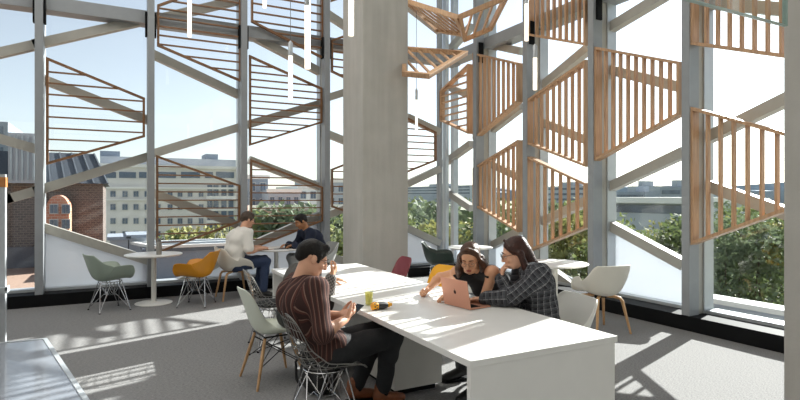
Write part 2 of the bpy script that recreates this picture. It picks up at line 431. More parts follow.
scrR([(441.5, 91), (470, 64), (470, 134), (441.5, 121)], .14, 'narrow screen with level slats in the corner of the glazed walls', v=False)
scrR([(475, 53), (520, 63), (520, 102), (475, 140)], .13, 'upright slatted screen above the woman in black, upper of two')
scrR([(475, 168), (520, 140), (520, 232), (475, 205)], .13, 'upright slatted screen above the woman in black, lower of two')
scrR([(530, -30), (588, -30), (588, 46), (530, 36)], .13, 'upright slatted screen at the top, highest of three in its bay')
scrR([(529, 100), (588, 60), (588, 167), (529, 144)], .13, 'upright slatted screen in the middle of three in its bay')
scrR([(529, 156), (588, 183), (588, 228), (529, 252)], .17, 'low upright slatted screen above the woman in the plaid shirt')
scrR([(597, 47), (682, 62), (682, 115), (597, 161)], .118, 'upright slatted screen above the white chair with oak legs')
scrR([(693, -70), (800, -120), (800, 60), (693, 45)], .135, 'upright slatted screen at the top right behind the glass panel')
scrR([(693, 107), (797, 135), (797, 208), (693, 245)], .158, 'upright slatted screen beside the right concrete column')
# the folded screens that tip out of the corner overhead
def quad_screen(pts, label, pitch=.16, vertical=True, skew=False):
    P = [on_d(*p) for p in pts]
    n = (P[1]-P[0]).cross(P[3]-P[0]).normalized()
    P[2] = P[2]-n*(P[2]-P[0]).dot(n)
    u = (P[1]-P[0]).normalized(); v = n.cross(u)
    if skew: v = (P[2]-P[0]).normalized(); u = v.cross(n)
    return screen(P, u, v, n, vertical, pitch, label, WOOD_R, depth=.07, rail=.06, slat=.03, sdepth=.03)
quad_screen([(404, 0, 8.6), (458, 17, 8.0), (463, 41, 9.3), (437, 31, 10.2)], 'folded timber screen tipping out overhead, left half of the V')
quad_screen([(458, 17, 8.0), (508, -4, 8.0), (491, 28, 9.3), (463, 41, 9.3)], 'folded timber screen tipping out overhead, right half of the V')
quad_screen([(402, 48, 8.6), (468, 53, 8.6), (429, 80, 7.4), (402, 74, 7.4)], 'tipped timber screen seen from below beside the middle column', skew=True)

# ------------------------------------------------------------------ long table
TX0, TX1, TY0, TY1, TZ = 1.636, 2.735, 2.313, 6.361, .74
lt = empty('long_table', (0, 0, 0), 0, 'long white laminate table with panel ends, people seated along both sides', 'table')
lt.location = ((TX0+TX1)/2, (TY0+TY1)/2, 0)
def at_(mb, o): mb.v = [(x-o.location.x, y-o.location.y, z-o.location.z) for x, y, z in mb.v]; return mb
at_(MB().box((TX0, TY0, TZ-.038), (TX1, TY1, TZ)), lt).build('tabletop', WHITE, lt, bevel=.003)
at_(MB().box((TX0+.012, TY0+.012, 0), (TX1-.012, TY0+.05, TZ-.038)), lt).build('end_panel', WHITE, lt)
at_(MB().box((TX0+.012, TY1-.05, 0), (TX1-.012, TY1-.012, TZ-.038)), lt).build('end_panel', WHITE, lt)
at_(MB().box((TX0+.33, TY0+1.5, .05), (TX1-.33, TY1-1.5, TZ-.038)), lt).build('pedestal', EDGE, lt)
at_(MB().box((TX0+.37, TY0+1.54, 0), (TX1-.37, TY1-1.54, .05)), lt).build('plinth', BLACK, lt)

# ------------------------------------------------------------------ round cafe tables
def cafe_table(x, y, label, r=.40, z=.735, rb=.26):
    t = empty('cafe_table', (x, y, 0), 0, label, 'table', 'round white cafe tables by the windows')
    MB().lathe([(0, z-.026), (r-.03, z-.026), (r, z-.012), (r, z-.002), (r-.004, z), (0, z)], n=48).build('tabletop', WHITE, t, smooth=True)
    MB().lathe([(.036, .02), (.036, z-.04), (.11, z-.034), (.11, z-.026)], n=20).build('stem', WHITEP, t, smooth=True)
    MB().lathe([(rb, 0), (rb, .008), (rb-.02, .014), (.05, .024), (.036, .05)], n=40).build('base', WHITEP, t, smooth=True)
    return t
cafe_table(.513, 8.86, 'round white cafe table between the sage green and mustard armchairs')
cafe_table(2.36, 8.86, 'round white cafe table between the man in white and the man in navy')
cafe_table(5.04, 5.25, 'round white cafe table in front of the white chair with oak legs', r=.42)
cafe_table(5.33, 7.55, 'round white cafe table behind the woman in black beside the dark green armchair', r=.38)

# ------------------------------------------------------------------ chairs
def interp(P, t):
    """Catmull-Rom through the rows of P"""
    P = [np.array(p, float) for p in P]; n = len(P)-1; x = min(max(t, 0), 1)*n; i = min(int(x), n-1); f = x-i
    p0, p1, p2, p3 = P[max(i-1, 0)], P[i], P[i+1], P[min(i+2, n)]
    return .5*((2*p1)+(-p0+p2)*f+(2*p0-5*p1+4*p2-p3)*f*f+(-p0+3*p1-3*p2+p3)*f**3)
# rows: y (forward), z, half width, edge lift, direction of lift (0 up .. 1 forward), flare
ARM = [(.245, .425, .225, .12, 0, .015), (.205, .435, .24, .195, 0, .04), (.11, .43, .255, .22, 0, .055), (-.02, .415, .26, .23, .05, .055),
       (-.12, .415, .26, .24, .2, .05), (-.20, .455, .26, .245, .5, .04), (-.245, .54, .26, .20, .62, .03), (-.275, .64, .25, .125, .8, .025), (-.30, .74, .235, .075, 1, .015), (-.32, .80, .195, .04, 1, .005)]
SIDE = [(.23, .42, .205, .005, 0, 0), (.19, .435, .225, .02, 0, 0), (.08, .43, .23, .045, 0, 0), (-.06, .418, .225, .075, .2, 0),
        (-.15, .43, .215, .11, .5, 0), (-.20, .50, .195, .105, .8, 0), (-.23, .60, .19, .06, 1, 0), (-.262, .71, .19, .035, 1, 0), (-.29, .79, .165, .018, 1, 0), (-.30, .82, .10, .005, 1, 0)]
BUCK = [(.245, .435, .23, .05, 0, 0), (.20, .445, .255, .14, 0, .01), (.10, .44, .27, .20, 0, .02), (-.04, .43, .275, .24, .15, .02),
        (-.15, .44, .27, .27, .42, .02), (-.215, .50, .265, .26, .72, .02), (-.25, .60, .265, .19, .9, .02), (-.27, .70, .26, .13, 1, .01), (-.285, .775, .245, .09, 1, .005), (-.29, .805, .215, .06, 1, 0)]
def shell_pt(rows, s, t):
    y, z, w, h, dr, fl = interp(rows, t)
    a = s*PI/2
    x = w*math.sin(a)*(1 if abs(s) < 1 else 1); l = h*(1-math.cos(a))**1.1
    x += fl*abs(s)**6*(1 if s > 0 else -1)
    return Vector((x, y+l*math.sin(dr*PI/2), z+l*math.cos(dr*PI/2)))
def shell_mesh(rows, ns=20, nt=30, th=.009):
    vs = [shell_pt(rows, -1+2*i/ns, j/nt) for j in range(nt+1) for i in range(ns+1)]
    fs = [(j*(ns+1)+i, j*(ns+1)+i+1, (j+1)*(ns+1)+i+1, (j+1)*(ns+1)+i) for j in range(nt) for i in range(ns)]
    me = bpy.data.meshes.new('seat_shell'); me.from_pydata([tuple(v) for v in vs], [], fs)
    o = bpy.data.objects.new('tmp', me); COL.objects.link(o)
    md = o.modifiers.new('s', 'SOLIDIFY'); md.thickness = th; md.offset = 0
    md2 = o.modifiers.new('b', 'SUBSURF'); md2.levels = 1; md2.render_levels = 1
    dg = bpy.context.evaluated_depsgraph_get(); r = bpy.data.meshes.new_from_object(o.evaluated_get(dg))
    bpy.data.objects.remove(o); r.polygons.foreach_set('use_smooth', [True]*len(r.polygons))
    return r
SHELLS = {k: shell_mesh(v) for k, v in (('arm', ARM), ('side', SIDE), ('bucket', BUCK))}
def wire_mesh():
    m = MB(); ns, nt = 9, 14
    for i in range(ns+1):
        s = -1+2*i/ns; m.tube([shell_pt(SIDE, s, j/24) for j in range(25)], .0045 if abs(s) == 1 else .0026, 5)
    for j in range(nt+1):
        t = j/nt; m.tube([shell_pt(SIDE, -1+2*i/12, t) for i in range(13)], .0045 if j in (0, nt) else .0026, 5)
    return m
CH = {}
def chair(kind, base, colname, hexcol, loc, rz, label, group=None):
    """kind: arm/side/bucket/wire shell; base: wire/dowel/oak. rz turns the +Y facing chair."""
    t = empty('chair', (loc[0], loc[1], 0), rz, label, 'chair', group)
    if kind == 'wire':
        if 'wire' not in CH: CH['wire'] = wire_mesh().build('wire_seat', WIRE, t, smooth='all'); o = CH['wire']
        else: o = CH['wire'].copy(); COL.objects.link(o); o.parent = t
    else:
        m = mat('shell_'+colname, hexcol, .42, 0, .015, 4)
        me = SHELLS[kind].copy(); o = link('seat_shell', me, m, t)
    sm = CHROME if base == 'wire' else BWIRE
    def part(key, name, fn, m):
        k = (base, key)
        if k not in CH: CH[k] = fn().build(name, m, t, smooth=True)
        else:
            c = CH[k].copy(); COL.objects.link(c); c.parent = t
    if base == 'wire':
        for sx in (-1, 1):
            for sy in (-1, 1):
                def leg(sx=sx, sy=sy):
                    f = (sx*.215, sy*.20-.01, .006); q = MB()
                    q.tube([(sx*.15, sy*.04, .40), f], .0055, 7); q.tube([(sx*.04, sy*.14, .40), f], .0055, 7)
                    return q
                part((sx, sy), 'leg', leg, CHROME)
                part((sx, sy, 'foot'), 'foot_glide', lambda sx=sx, sy=sy: MB().lathe([(.012, 0), (.012, .008), (.007, .014)], c=(sx*.215, sy*.20-.01, 0), n=10), BLACK)
        def brace():
            q = MB()
            q.tube([(.15*math.cos(a), .15*math.sin(a), .405) for a in [2*PI*i/20 for i in range(20)]], .006, 7, closed=True)
            for a in range(4):
                th = PI/4+a*PI/2; c, s = math.cos(th), math.sin(th)
                q.tube([(.15*math.cos(th+PI/4), .15*math.sin(th+PI/4), .40), (.06*c, .06*s, .22), (.15*math.cos(th-PI/4), .15*math.sin(th-PI/4), .40)], .0045, 6)
            q.tube([(.06, .06, .22), (-.06, .06, .22), (-.06, -.06, .22), (.06, -.06, .22)], .0045, 6, closed=True)
            for sx in (-1, 1):
                for sy in (-1, 1): q.tube([(sx*.06, sy*.06, .22), (sx*.19, sy*.178-.01, .055)], .0045, 6)
            return q
        part('brace', 'wire_brace', brace, CHROME)
    elif base == 'dowel':
        for sx in (-1, 1):
            for sy in (-1, 1):
                part((sx, sy), 'leg', lambda sx=sx, sy=sy: MB().tube([(sx*.125, sy*.115-.02, .40), (sx*.165, sy*.155-.02, .24), (sx*.225, sy*.215-.02, 0)], [.0125, .0155, .010], 12), OAK)
        def brace():
            q = MB()
            for sx in (-1, 1):
                q.tube([(sx*.135, .105, .37), (-sx*.18, -.19, .19)], .004, 6); q.tube([(sx*.18, .15, .19), (-sx*.135, -.145, .37)], .004, 6)
                q.tube([(sx*.14, .10, .36), (sx*.185, -.195, .17)], .004, 6); q.tube([(sx*.185, .155, .17), (sx*.14, -.14, .36)], .004, 6)
            for y in (.095, -.135): q.tube([(-.15, y, .405), (.15, y, .405)], .007, 7)
            for x in (-.13, .13): q.tube([(x, .11, .405), (x, -.15, .405)], .007, 7)
            return q
        part('brace', 'wire_brace', brace, BWIRE)
    else:
        for sx in (-1, 1):
            for sy in (-1, 1):
                part((sx, sy), 'leg', lambda sx=sx, sy=sy: MB().tube([(sx*.03, sy*.03, .418), (sx*.11, sy*.10, .418), (sx*.155, sy*.15, .405), (sx*.172, sy*.168, .37), (sx*.20, sy*.20, .2), (sx*.235, sy*.235, 0)], [.016, .018, .019, .019, .016, .012], 10), OAK)
        part('mount', 'seat_mount', lambda: MB().lathe([(.0, .405), (.07, .405), (.07, .432), (0, .432)], n=20), BLACK)
    return t
D = math.radians
# rz: heading; chair faces +Y when 0, faces +X at -90
chair('arm', 'wire', 'sage', '#98a598', (-.06, 8.62), D(-70), 'pale sage green armchair on a chrome wire base by the left window')
chair('arm', 'wire', 'mustard', '#d08a12', (1.05, 8.40), D(62), 'mustard orange armchair on a chrome wire base beside the round cafe table')
chair('bucket', 'oak', 'cream', '#d3cfc5', (1.66, 8.72), D(-86), 'cream bucket chair with oak legs under the man in the white shirt')
chair('bucket', 'oak', 'grey', '#bfc0bd', (3.10, 8.78), D(90), 'pale grey bucket chair under the man in the navy shirt')
chair('side', 'dowel', 'mint', '#d0d4c6', (1.24, 4.70), D(-84), 'pale mint shell chair with wooden dowel legs under the person in the grey jacket')
chair('wire', 'wire', 'w', '', (1.30, 3.59), D(-90), 'wire mesh chair under the man in the striped shirt')
chair('wire', 'wire', 'w', '', (1.50, 5.76), D(-90), 'wire mesh chair with black seat pad at the far left end of the long table')
chair('side', 'wire', 'maroon', '#7c2f38', (3.02, 6.1), D(90), 'maroon shell chair at the far right end of the long table')
chair('side', 'wire', 'yellow', '#e9a91d', (3.03, 5.08), D(105), 'yellow shell chair tucked behind the woman in black')
chair('arm', 'wire', 'dark_green', '#26352f', (4.97, 7.95), D(-122), 'dark green armchair near the corner of the glazed walls')
chair('bucket', 'oak', 'offwhite', '#d9d8d2', (3.12, 3.82), D(92), 'off-white bucket chair under the woman in the black top')
chair('bucket', 'oak', 'white', '#d6d5cf', (3.06, 3.20), D(78), 'white bucket chair under the woman in the plaid shirt')
chair('bucket', 'oak', 'bone', '#d8d5cb', (5.10, 4.56), D(-10), 'white bucket chair with oak legs standing free by the right window')
pad = tag(MB().lathe([(0, .432), (.17, .432), (.195, .442), (.195, .452), (.17, .462), (0, .462)], n=32).build('seat_pad', mat('black_pad', '#18191b', .8), None, smooth=True, loc=(1.51, 5.76, .004)), 'round black seat pad on the empty wire chair', 'cushion')

# ------------------------------------------------------------------ things on the tables
g = on_z(369, 305, TZ)
tb = empty('tumbler', (g.x, g.y, TZ), 0, 'glass tumbler of pale yellow drink on the long table', 'glass')
MB().lathe([(.027, 0), (.029, .004), (.034, .11), (.035, .122), (.033, .122), (.0315, .10), (.026, .008), (0, .008)], n=28).build('glass_wall', mat_glass('tumbler_glass', (.95, .96, .90)), tb, smooth=True)
MB().lathe([(0, .0085), (.0255, .0085), (.0315, .098), (0, .098)], n=28).build('drink', mat_frost('lemon_drink', '#f4eeaa', .6), tb, smooth=True)
a, b = on_z(372, 306.5, TZ+.03), on_z(390, 304.5, TZ+.03)
ax = (b-a); ax.z = 0; L_ = ax.length
bo = empty('bottle', (a.x, a.y, TZ), math.atan2(ax.y, ax.x), 'black and yellow bottle lying on its side beside the yellow drink', 'bottle')
Z_ = .030
MB().lathe([(.0, 0), (.027, 0), (.030, .006), (.030, .035), (.027, .045)], c=(0, 0, Z_), axis=(1, 0, 0)).build('base_cap', mat('bottle_yellow', '#eda50c', .4), bo, smooth=True)
MB().lathe([(.0275, .045), (.028, .05), (.028, .10), (.022, .125), (.019, .13)], c=(0, 0, Z_), axis=(1, 0, 0)).build('body', mat('bottle_black', '#2b2a2c', .5), bo, smooth=True)
MB().lathe([(.019, .13), (.019, .145), (.013, .152), (.013, .165), (0, .167)], c=(0, 0, Z_), axis=(1, 0, 0)).build('cap', MATS['bottle_yellow'], bo, smooth=True)
q = MB()
for i in range(8):
    th = 2*PI*i/8
    for k in range(2):
        t2 = th+(PI/8 if k else 0)
        q.bar((.008+.016*k, .0297*math.cos(t2), Z_+.0297*math.sin(t2)), (.02+.016*k, .0297*math.cos(t2), Z_+.0297*math.sin(t2)), .011, .003, up=(0, math.cos(t2), math.sin(t2)))
q.build('grip_studs', MATS['bottle_black'], bo)

# laptop: hinge along Y at the camera side, opens to +X
LA, LB = on_z(444.4, 304, TZ), on_z(470.6, 310.6, TZ)
ctr = (LA+LB)/2; hd = (LB-LA); hd.z = 0; ang = math.atan2(hd.y, hd.x)+PI/2     # local x points to the users
lp = empty('laptop', (ctr.x, ctr.y, TZ+.001), ang, 'rose gold laptop open in front of the two women', 'laptop')
ROSE = mat('rose_metal', '#d39a82', .38, .55, .01)
MB().box((0, -.152, .002), (.212, .152, .014)).build('base', ROSE, lp, bevel=.003)
kb = MB()
for r_ in range(5):
    for c_ in range(13): kb.box((.025+r_*.019, -.135+c_*.0208, .014), (.041+r_*.019, -.117+c_*.0208, .0155))
kb.build('keyboard', BLACK, lp)
MB().box((.13, -.05, .014), (.20, .05, .0145)).build('trackpad', ROSE, lp)
ld = MB().box((-.004, -.152, 0), (.003, .152, .21)).build('lid', ROSE, lp, bevel=.002, loc=(.002, 0, .014)); ld.rotation_euler = (0, D(-11), 0)
MB().box((.0031, -.145, .012), (.0036, .145, .203)).build('screen', mat('screen_black', '#0c0d10', .15), ld)
em = MB()
pts = []
for i in range(40):
    th = 2*PI*i/40; r0 = .0155*(1-.10*math.exp(-((th-PI/2)/.35)**2)-.08*math.exp(-((th-1.5*PI)/.3)**2))
    y_, z_ = r0*.92*math.cos(th), r0*math.sin(th)
    if (y_+.0185)**2+(z_-.003)**2 < .0072**2:
        k_ = .0072/math.hypot(y_+.0185, z_-.003); y_, z_ = -.0185+(y_+.0185)*k_, .003+(z_-.003)*k_
    pts.append((-.0041, y_, .108+z_))
em.prism(pts, (-.0006, 0, 0))
em.prism([(-.0041, .001+.0035*math.cos(t)*.6+.0025*math.sin(t), .1285+.006*math.sin(t)+.001*math.cos(t)) for t in [2*PI*i/14 for i in range(14)]], (-.0006, 0, 0))
em.build('emblem', mat('emblem_dark', '#4a2f29', .25, .4), ld)

# grey flask on the left cafe table
f = on_y(159, 252, 8.72)
fl = empty('flask', (f.x+.0, 8.72, .7355), 0, 'grey flask standing on the left round cafe table', 'flask')
MB().lathe([(.0, 0), (.036, 0), (.038, .006), (.038, .17), (.03, .19)], n=24).build('body', mat('flask_grey', '#8d8a84', .4, .4), fl, smooth=True)
MB().lathe([(.028, .19), (.029, .195), (.029, .235), (.024, .24), (0, .24)], n=24).build('lid', mat('flask_lid', '#6f6d69', .5), fl, smooth=True)
# papers and devices between the two men
t0 = Vector((2.36, 8.86, .7355))
nb = empty('notebook', (2.20, 8.78, .7355), D(14), 'open notebook on the table in front of the man in white', 'notebook')
MB().box((-.15, -.105, 0), (.15, .105, .006)).build('cover', mat('kraft_cover', '#a0622f', .7), nb)
MB().box((-.145, -.10, .006), (-.003, .10, .014)).add([], []).build('page_block', mat('paper', '#e8e6df', .8), nb)
MB().box((.003, -.10, .006), (.145, .10, .014)).build('page_block', MATS['paper'], nb)
tbm = empty('tablet', (2.40, 8.72, .7355), D(-12), 'dark tablet lying flat between the two men', 'tablet')
MB().box((-.115, -.085, 0), (.115, .085, .008)).build('body', mat('tablet_grey', '#54565a', .4, .5), tbm, bevel=.003)
MB().box((-.105, -.075, .008), (.105, .075, .0086)).build('screen', MATS['screen_black'], tbm)
cm = empty('camera', (2.55, 8.80, .7355), D(30), 'small black camera on the table in front of the man in navy', 'camera')
MB().box((-.06, -.025, 0), (.06, .025, .07)).build('body', mat('camera_black', '#17181a', .5), cm, bevel=.006)
MB().lathe([(.026, 0), (.028, .02), (.024, .04), (0, .04)], c=(0, -.025, .035), axis=(0, -1, 0)).build('lens', BLACK, cm, smooth=True)

# ------------------------------------------------------------------ backpack under the wire chair
# ------------------------------------------------------------------ pendant tube lamps
def pendant(x, yb, yt, d, label, r=.028, cap=.0):
    lo, hi = on_d(x, yb, d), on_d(x, yt, d); h = hi.z-lo.z
    p = empty('pendant_lamp', (lo.x, lo.y, lo.z), 0, label, 'lamp', 'hanging tube lamps')
    MB().lathe([(0, 0), (r*.8, 0), (r, .004), (r, h)], n=18).build('tube', LAMP, p, smooth=True)
    MB().lathe([(r*1.02, h), (r*1.02, h+.16), (r*.4, h+.19), (0, h+.19)], n=18).build('cap', ALU, p, smooth=True)
    MB().tube([(0, 0, h+.18), (0, 0, TOP-lo.z)], .004, 6).build('cord', mat('cord_grey', '#6c6d6f', .6), p)
pendant(189.5, 37, -8, 7.5, 'hanging tube lamp furthest left, in front of the top screen')
pendant(264.5, 8, -40, 8.2, 'hanging tube lamp that only just dips into the photo')
pendant(307.5, 69, 6, 5.2, 'thickest hanging tube lamp left of the middle column')
pendant(290.5, 100, 56, 6.8, 'lowest hanging tube lamp left of the middle column')
pendant(351, 36, -10, 5.6, 'hanging tube lamp in front of the middle column')
pendant(416.5, 132, 100, 9.0, 'lowest hanging tube lamp just right of the middle column', r=.022)
pendant(526.5, 41, 4, 7.6, 'hanging tube lamp beside the topmost screen right of the V')
pendant(535, 90, 58, 7.4, 'lower of the two hanging tube lamps beside the topmost upright screen')

# ------------------------------------------------------------------ glass panel by the right column
gb = empty('glass_balustrade', (2.9, 1.70, 2.6), 0, 'clear glass balustrade panel in front of the right column', 'glass panel')
e = on_y(793, 23, 1.70)
gb.location = (e.x, 1.745, e.z)
MB().box((-4.5, -.009, 0), (0, .009, 1.35)).build('pane', GLASS2, gb)
MB().box((-4.5, -.012, -.006), (0, .012, 0)).build('polished_edge', mat('glass_edge', '#9db3ac', .2), gb)
MB().box((0, -.012, -.006), (.012, .012, 1.35)).build('polished_edge', MATS['glass_edge'], gb)
for x in (-.5, -2.0, -3.5): MB().lathe([(.025, 0), (.025, .05)], c=(x, -.024, 1.24), axis=(0, 1, 0)).build('clamp', CHROME, gb, smooth=True)

# ------------------------------------------------------------------ display furniture at the left edge
zc = .42
A, B = on_z(47, 338, zc), on_z(98, 412, zc)
dAB = (B-A).normalized(); left_dir = Vector((-1, -.05, 0)).normalized()
A2 = on_z(-70, 349, zc); B2 = B+(A2-A)
dc = empty('display_plinth', (A.x, A.y, 0), 0, 'low glossy display plinth with an aluminium edge at bottom left', 'display plinth')
def rel(P): return [(p.x-A.x, p.y-A.y) for p in P]
poly = rel([A, B, B2, A2])
PLT = mat('plinth_top', '#7f848c', .18, 0, .03, coat=.25)
inn = inset(poly, .03)
MB().prism([(x, y, zc-.02) for x, y in inn], (0, 0, .018)).build('top', PLT, dc)
q = MB()
for i in range(4):
    j = (i+1) % 4; q.prism([(poly[i][0], poly[i][1], zc-.03), (poly[j][0], poly[j][1], zc-.03), (inn[j][0], inn[j][1], zc-.03), (inn[i][0], inn[i][1], zc-.03)], (0, 0, .032))
q.build('edge_frame', ALU, dc)
MB().prism([(x, y, 0) for x, y in inset(poly, .02)], (0, 0, zc-.03)).build('body', mat('plinth_body', '#8f939a', .5), dc)
k = on_z(0, 352, .0)
kp = on_d(6, 300, 5.5)
ki = empty('information_stand', (kp.x-.38, kp.y, 0), 0, 'white information stand with a timber band at the left edge of the photo', 'display stand')
MB().box((-.4, -.05, .06), (.38, .05, 1.66)).build('panel', mat('stand_white', '#a9adb2', .4), ki, bevel=.004)
MB().box((-.4, -.056, 1.69), (.385, .056, 1.79)).build('timber_band', mat_wood('stand_wood', '#9a5f2c', '#bb7f45', 'X'), ki)
MB().box((-.4, -.05, 1.66), (.38, .05, 1.69)).build('upper_strip', ALU, ki)
MB().box((-.4, -.05, 1.79), (.38, .05, 1.82)).build('cap', ALU, ki)
MB().box((-.35, -.22, .64), (.42, -.05, .665)).box((-.35, -.22, .665), (.42, -.205, .70)).box((.405, -.22, .665), (.42, -.05, .70)).build('tray', ALU, ki)
MB().box((-.40, -.30, 0), (.42, .22, .055)).build('foot', BLACK, ki)
fo = on_z(680, 327, 0)
fb = empty('floor_outlet', (fo.x, fo.y, 0), D(20), 'small metal floor outlet lying by the black kerb under the right window', 'outlet')
MB().lathe([(.05, 0), (.05, .012), (.04, .02), (0, .02)], n=20).build('plate', mat('brass', '#b9a98a', .3, .8), fb, smooth=True)
MB().box((-.02, -.03, .02), (.02, .03, .05)).build('lid', MATS['brass'], fb, bevel=.003)

# ------------------------------------------------------------------ people: blended bodies meshed from distance fields
class Field:
    """smooth union of round cones and ellipsoids, meshed with surface nets"""
    def __init__(s): s.p = []
    def cone(s, a, ra, b, rb, k=.03): s.p.append(('c', np.array(a, float), ra, np.array(b, float), rb, k)); return s
    def ell(s, c, r, M=None, k=.03): s.p.append(('e', np.array(c, float), np.array(r, float), np.array(M if M is not None else np.eye(3), float), None, k)); return s
    def sub(s, c, r, M=None, k=.01): s.p.append(('-', np.array(c, float), np.array(r, float), np.array(M if M is not None else np.eye(3), float), None, k)); return s
    def half(s, pt, n, k=.004): s.p.append(('h', np.array(pt, float), np.array(n, float), None, None, k)); return s
    def bounds(s):
        lo, hi = np.full(3, 1e9), np.full(3, -1e9)
        for q in s.p:
            if q[0] == 'c':
                lo = np.minimum(lo, np.minimum(q[1]-q[2], q[3]-q[4])); hi = np.maximum(hi, np.maximum(q[1]+q[2], q[3]+q[4]))
            elif q[0] == 'e':
                m = max(q[2]); lo = np.minimum(lo, q[1]-m); hi = np.maximum(hi, q[1]+m)
        return lo, hi
    def mesh(s, h, noise=0, seed=0):
        lo, hi = s.bounds(); lo = lo-4*h-noise; hi = hi+4*h+noise
        nn = np.ceil((hi-lo)/h).astype(int)+1
        f = np.full(nn, .08, np.float32)
        ax = [lo[i]+h*np.arange(nn[i]) for i in range(3)]
        for q in s.p:
            k = q[5]
            if q[0] == 'c': blo = np.minimum(q[1]-q[2], q[3]-q[4])-k-.03; bhi = np.maximum(q[1]+q[2], q[3]+q[4])+k+.03
            elif q[0] in 'e-': m = max(q[2]); blo = q[1]-m-k-.03; bhi = q[1]+m+k+.03
            else: blo, bhi = lo, hi
            i0 = np.maximum(0, np.floor((blo-lo)/h).astype(int)); i1 = np.minimum(nn, np.ceil((bhi-lo)/h).astype(int)+1)
            if np.any(i1 <= i0): continue
            sl = tuple(slice(a, b) for a, b in zip(i0, i1))
            X, Y, Z = np.meshgrid(*[ax[i][i0[i]:i1[i]] for i in range(3)], indexing='ij')
            if q[0] == 'c':
                a, ra, b, rb = q[1:5]; d = b-a; l2 = max(d@d, 1e-9)
                t = np.clip(((X-a[0])*d[0]+(Y-a[1])*d[1]+(Z-a[2])*d[2])/l2, 0, 1)
                v = np.sqrt((X-a[0]-t*d[0])**2+(Y-a[1]-t*d[1])**2+(Z-a[2]-t*d[2])**2)-(ra+(rb-ra)*t)
            elif q[0] == 'h':
                v = (X-q[1][0])*q[2][0]+(Y-q[1][1])*q[2][1]+(Z-q[1][2])*q[2][2]
            else:
                c, r, M = q[1], q[2], q[3]
                P = np.stack([X-c[0], Y-c[1], Z-c[2]], -1)@M      # columns of M are the local axes
                kk = np.sqrt(((P/r)**2).sum(-1)); g = np.sqrt(((P/r**2)**2).sum(-1))+1e-9
                v = kk*(kk-1)/g
            cur = f[sl]
            if q[0] in '-h':     # smooth subtraction / keep where plane value is negative
                w = -v if q[0] == '-' else v
                hh = np.clip(.5+.5*(w-cur)/k, 0, 1); f[sl] = cur*(1-hh)+w*hh+k*hh*(1-hh)
            else:
                hh = np.clip(.5+.5*(cur-v)/k, 0, 1); f[sl] = cur*(1-hh)+v*hh-k*hh*(1-hh)
        if noise:
            rg = np.random.RandomState(seed); X, Y, Z = np.meshgrid(*ax, indexing='ij')
            for _ in range(7):
                w = rg.normal(size=3); w /= np.linalg.norm(w); fr = rg.uniform(22, 60)
                f += (noise*.35*np.sin((X*w[0]+Y*w[1]+Z*w[2])*fr+rg.uniform(0, 6))).astype(np.float32)
        return nets(f, lo, h)
def nets(f, lo, h):
    ins = f < 0; nx, ny, nz = f.shape
    offs = [(i, j, k) for i in (0, 1) for j in (0, 1) for k in (0, 1)]
    cs = np.zeros((nx-1, ny-1, nz-1), np.int8)
    for i, j, k in offs: cs += ins[i:nx-1+i, j:ny-1+j, k:nz-1+k]
    act = np.argwhere((cs > 0) & (cs < 8)); idx = np.full(cs.shape, -1, np.int64); idx[tuple(act.T)] = np.arange(len(act))
    vals = {o: f[act[:, 0]+o[0], act[:, 1]+o[1], act[:, 2]+o[2]] for o in offs}
    acc = np.zeros((len(act), 3)); cnt = np.zeros(len(act))
    for o in offs:
        for a in range(3):
            if o[a]: continue
            p = list(o); p[a] = 1; v0, v1 = vals[o], vals[tuple(p)]; m = (v0 < 0) != (v1 < 0)
            t = np.where(m, v0/np.where(m, v0-v1, 1), 0); pos = np.tile(np.array(o, float), (len(act), 1)); pos[:, a] += t
            acc[m] += pos[m]; cnt[m] += 1
    V = (act+acc/np.maximum(cnt, 1)[:, None])*h+lo
    Fs = []
    for a in range(3):
        b, c = (a+1) % 3, (a+2) % 3
        s0 = [slice(None)]*3; s1 = [slice(None)]*3; s0[a] = slice(0, -1); s1[a] = slice(1, None)
        A, B = ins[tuple(s0)], ins[tuple(s1)]; e = np.argwhere(A != B)
        e = e[(e[:, b] > 0) & (e[:, c] > 0) & (e[:, b] < f.shape[b]-1) & (e[:, c] < f.shape[c]-1)]
        fl = A[tuple(e.T)]
        def g(db, dc): q = e.copy(); q[:, b] -= db; q[:, c] -= dc; return idx[tuple(q.T)]
        Q = np.stack([g(1, 1), g(0, 1), g(0, 0), g(1, 0)], 1); Q[~fl] = Q[~fl][:, ::-1]; Fs.append(Q)
    return V, np.concatenate(Fs)
def field_obj(name, fld, h, m, parent, noise=0, seed=0, pick=None, smooth_it=2):
    V, Q = fld.mesh(h, noise, seed)
    me = bpy.data.meshes.new(name); me.from_pydata(V.tolist(), [], Q.tolist())
    o = link(name, me, m, parent, 'all')
    if smooth_it:
        bm = bmesh.new(); bm.from_mesh(me)
        for _ in range(smooth_it): bmesh.ops.smooth_vert(bm, verts=bm.verts, factor=.35, use_axis_x=True, use_axis_y=True, use_axis_z=True)
        bm.to_mesh(me); bm.free(); me.polygons.foreach_set('use_smooth', [True]*len(me.polygons))
    if pick:
        for p in me.polygons:
            p.material_index = pick(p.center)
    return o
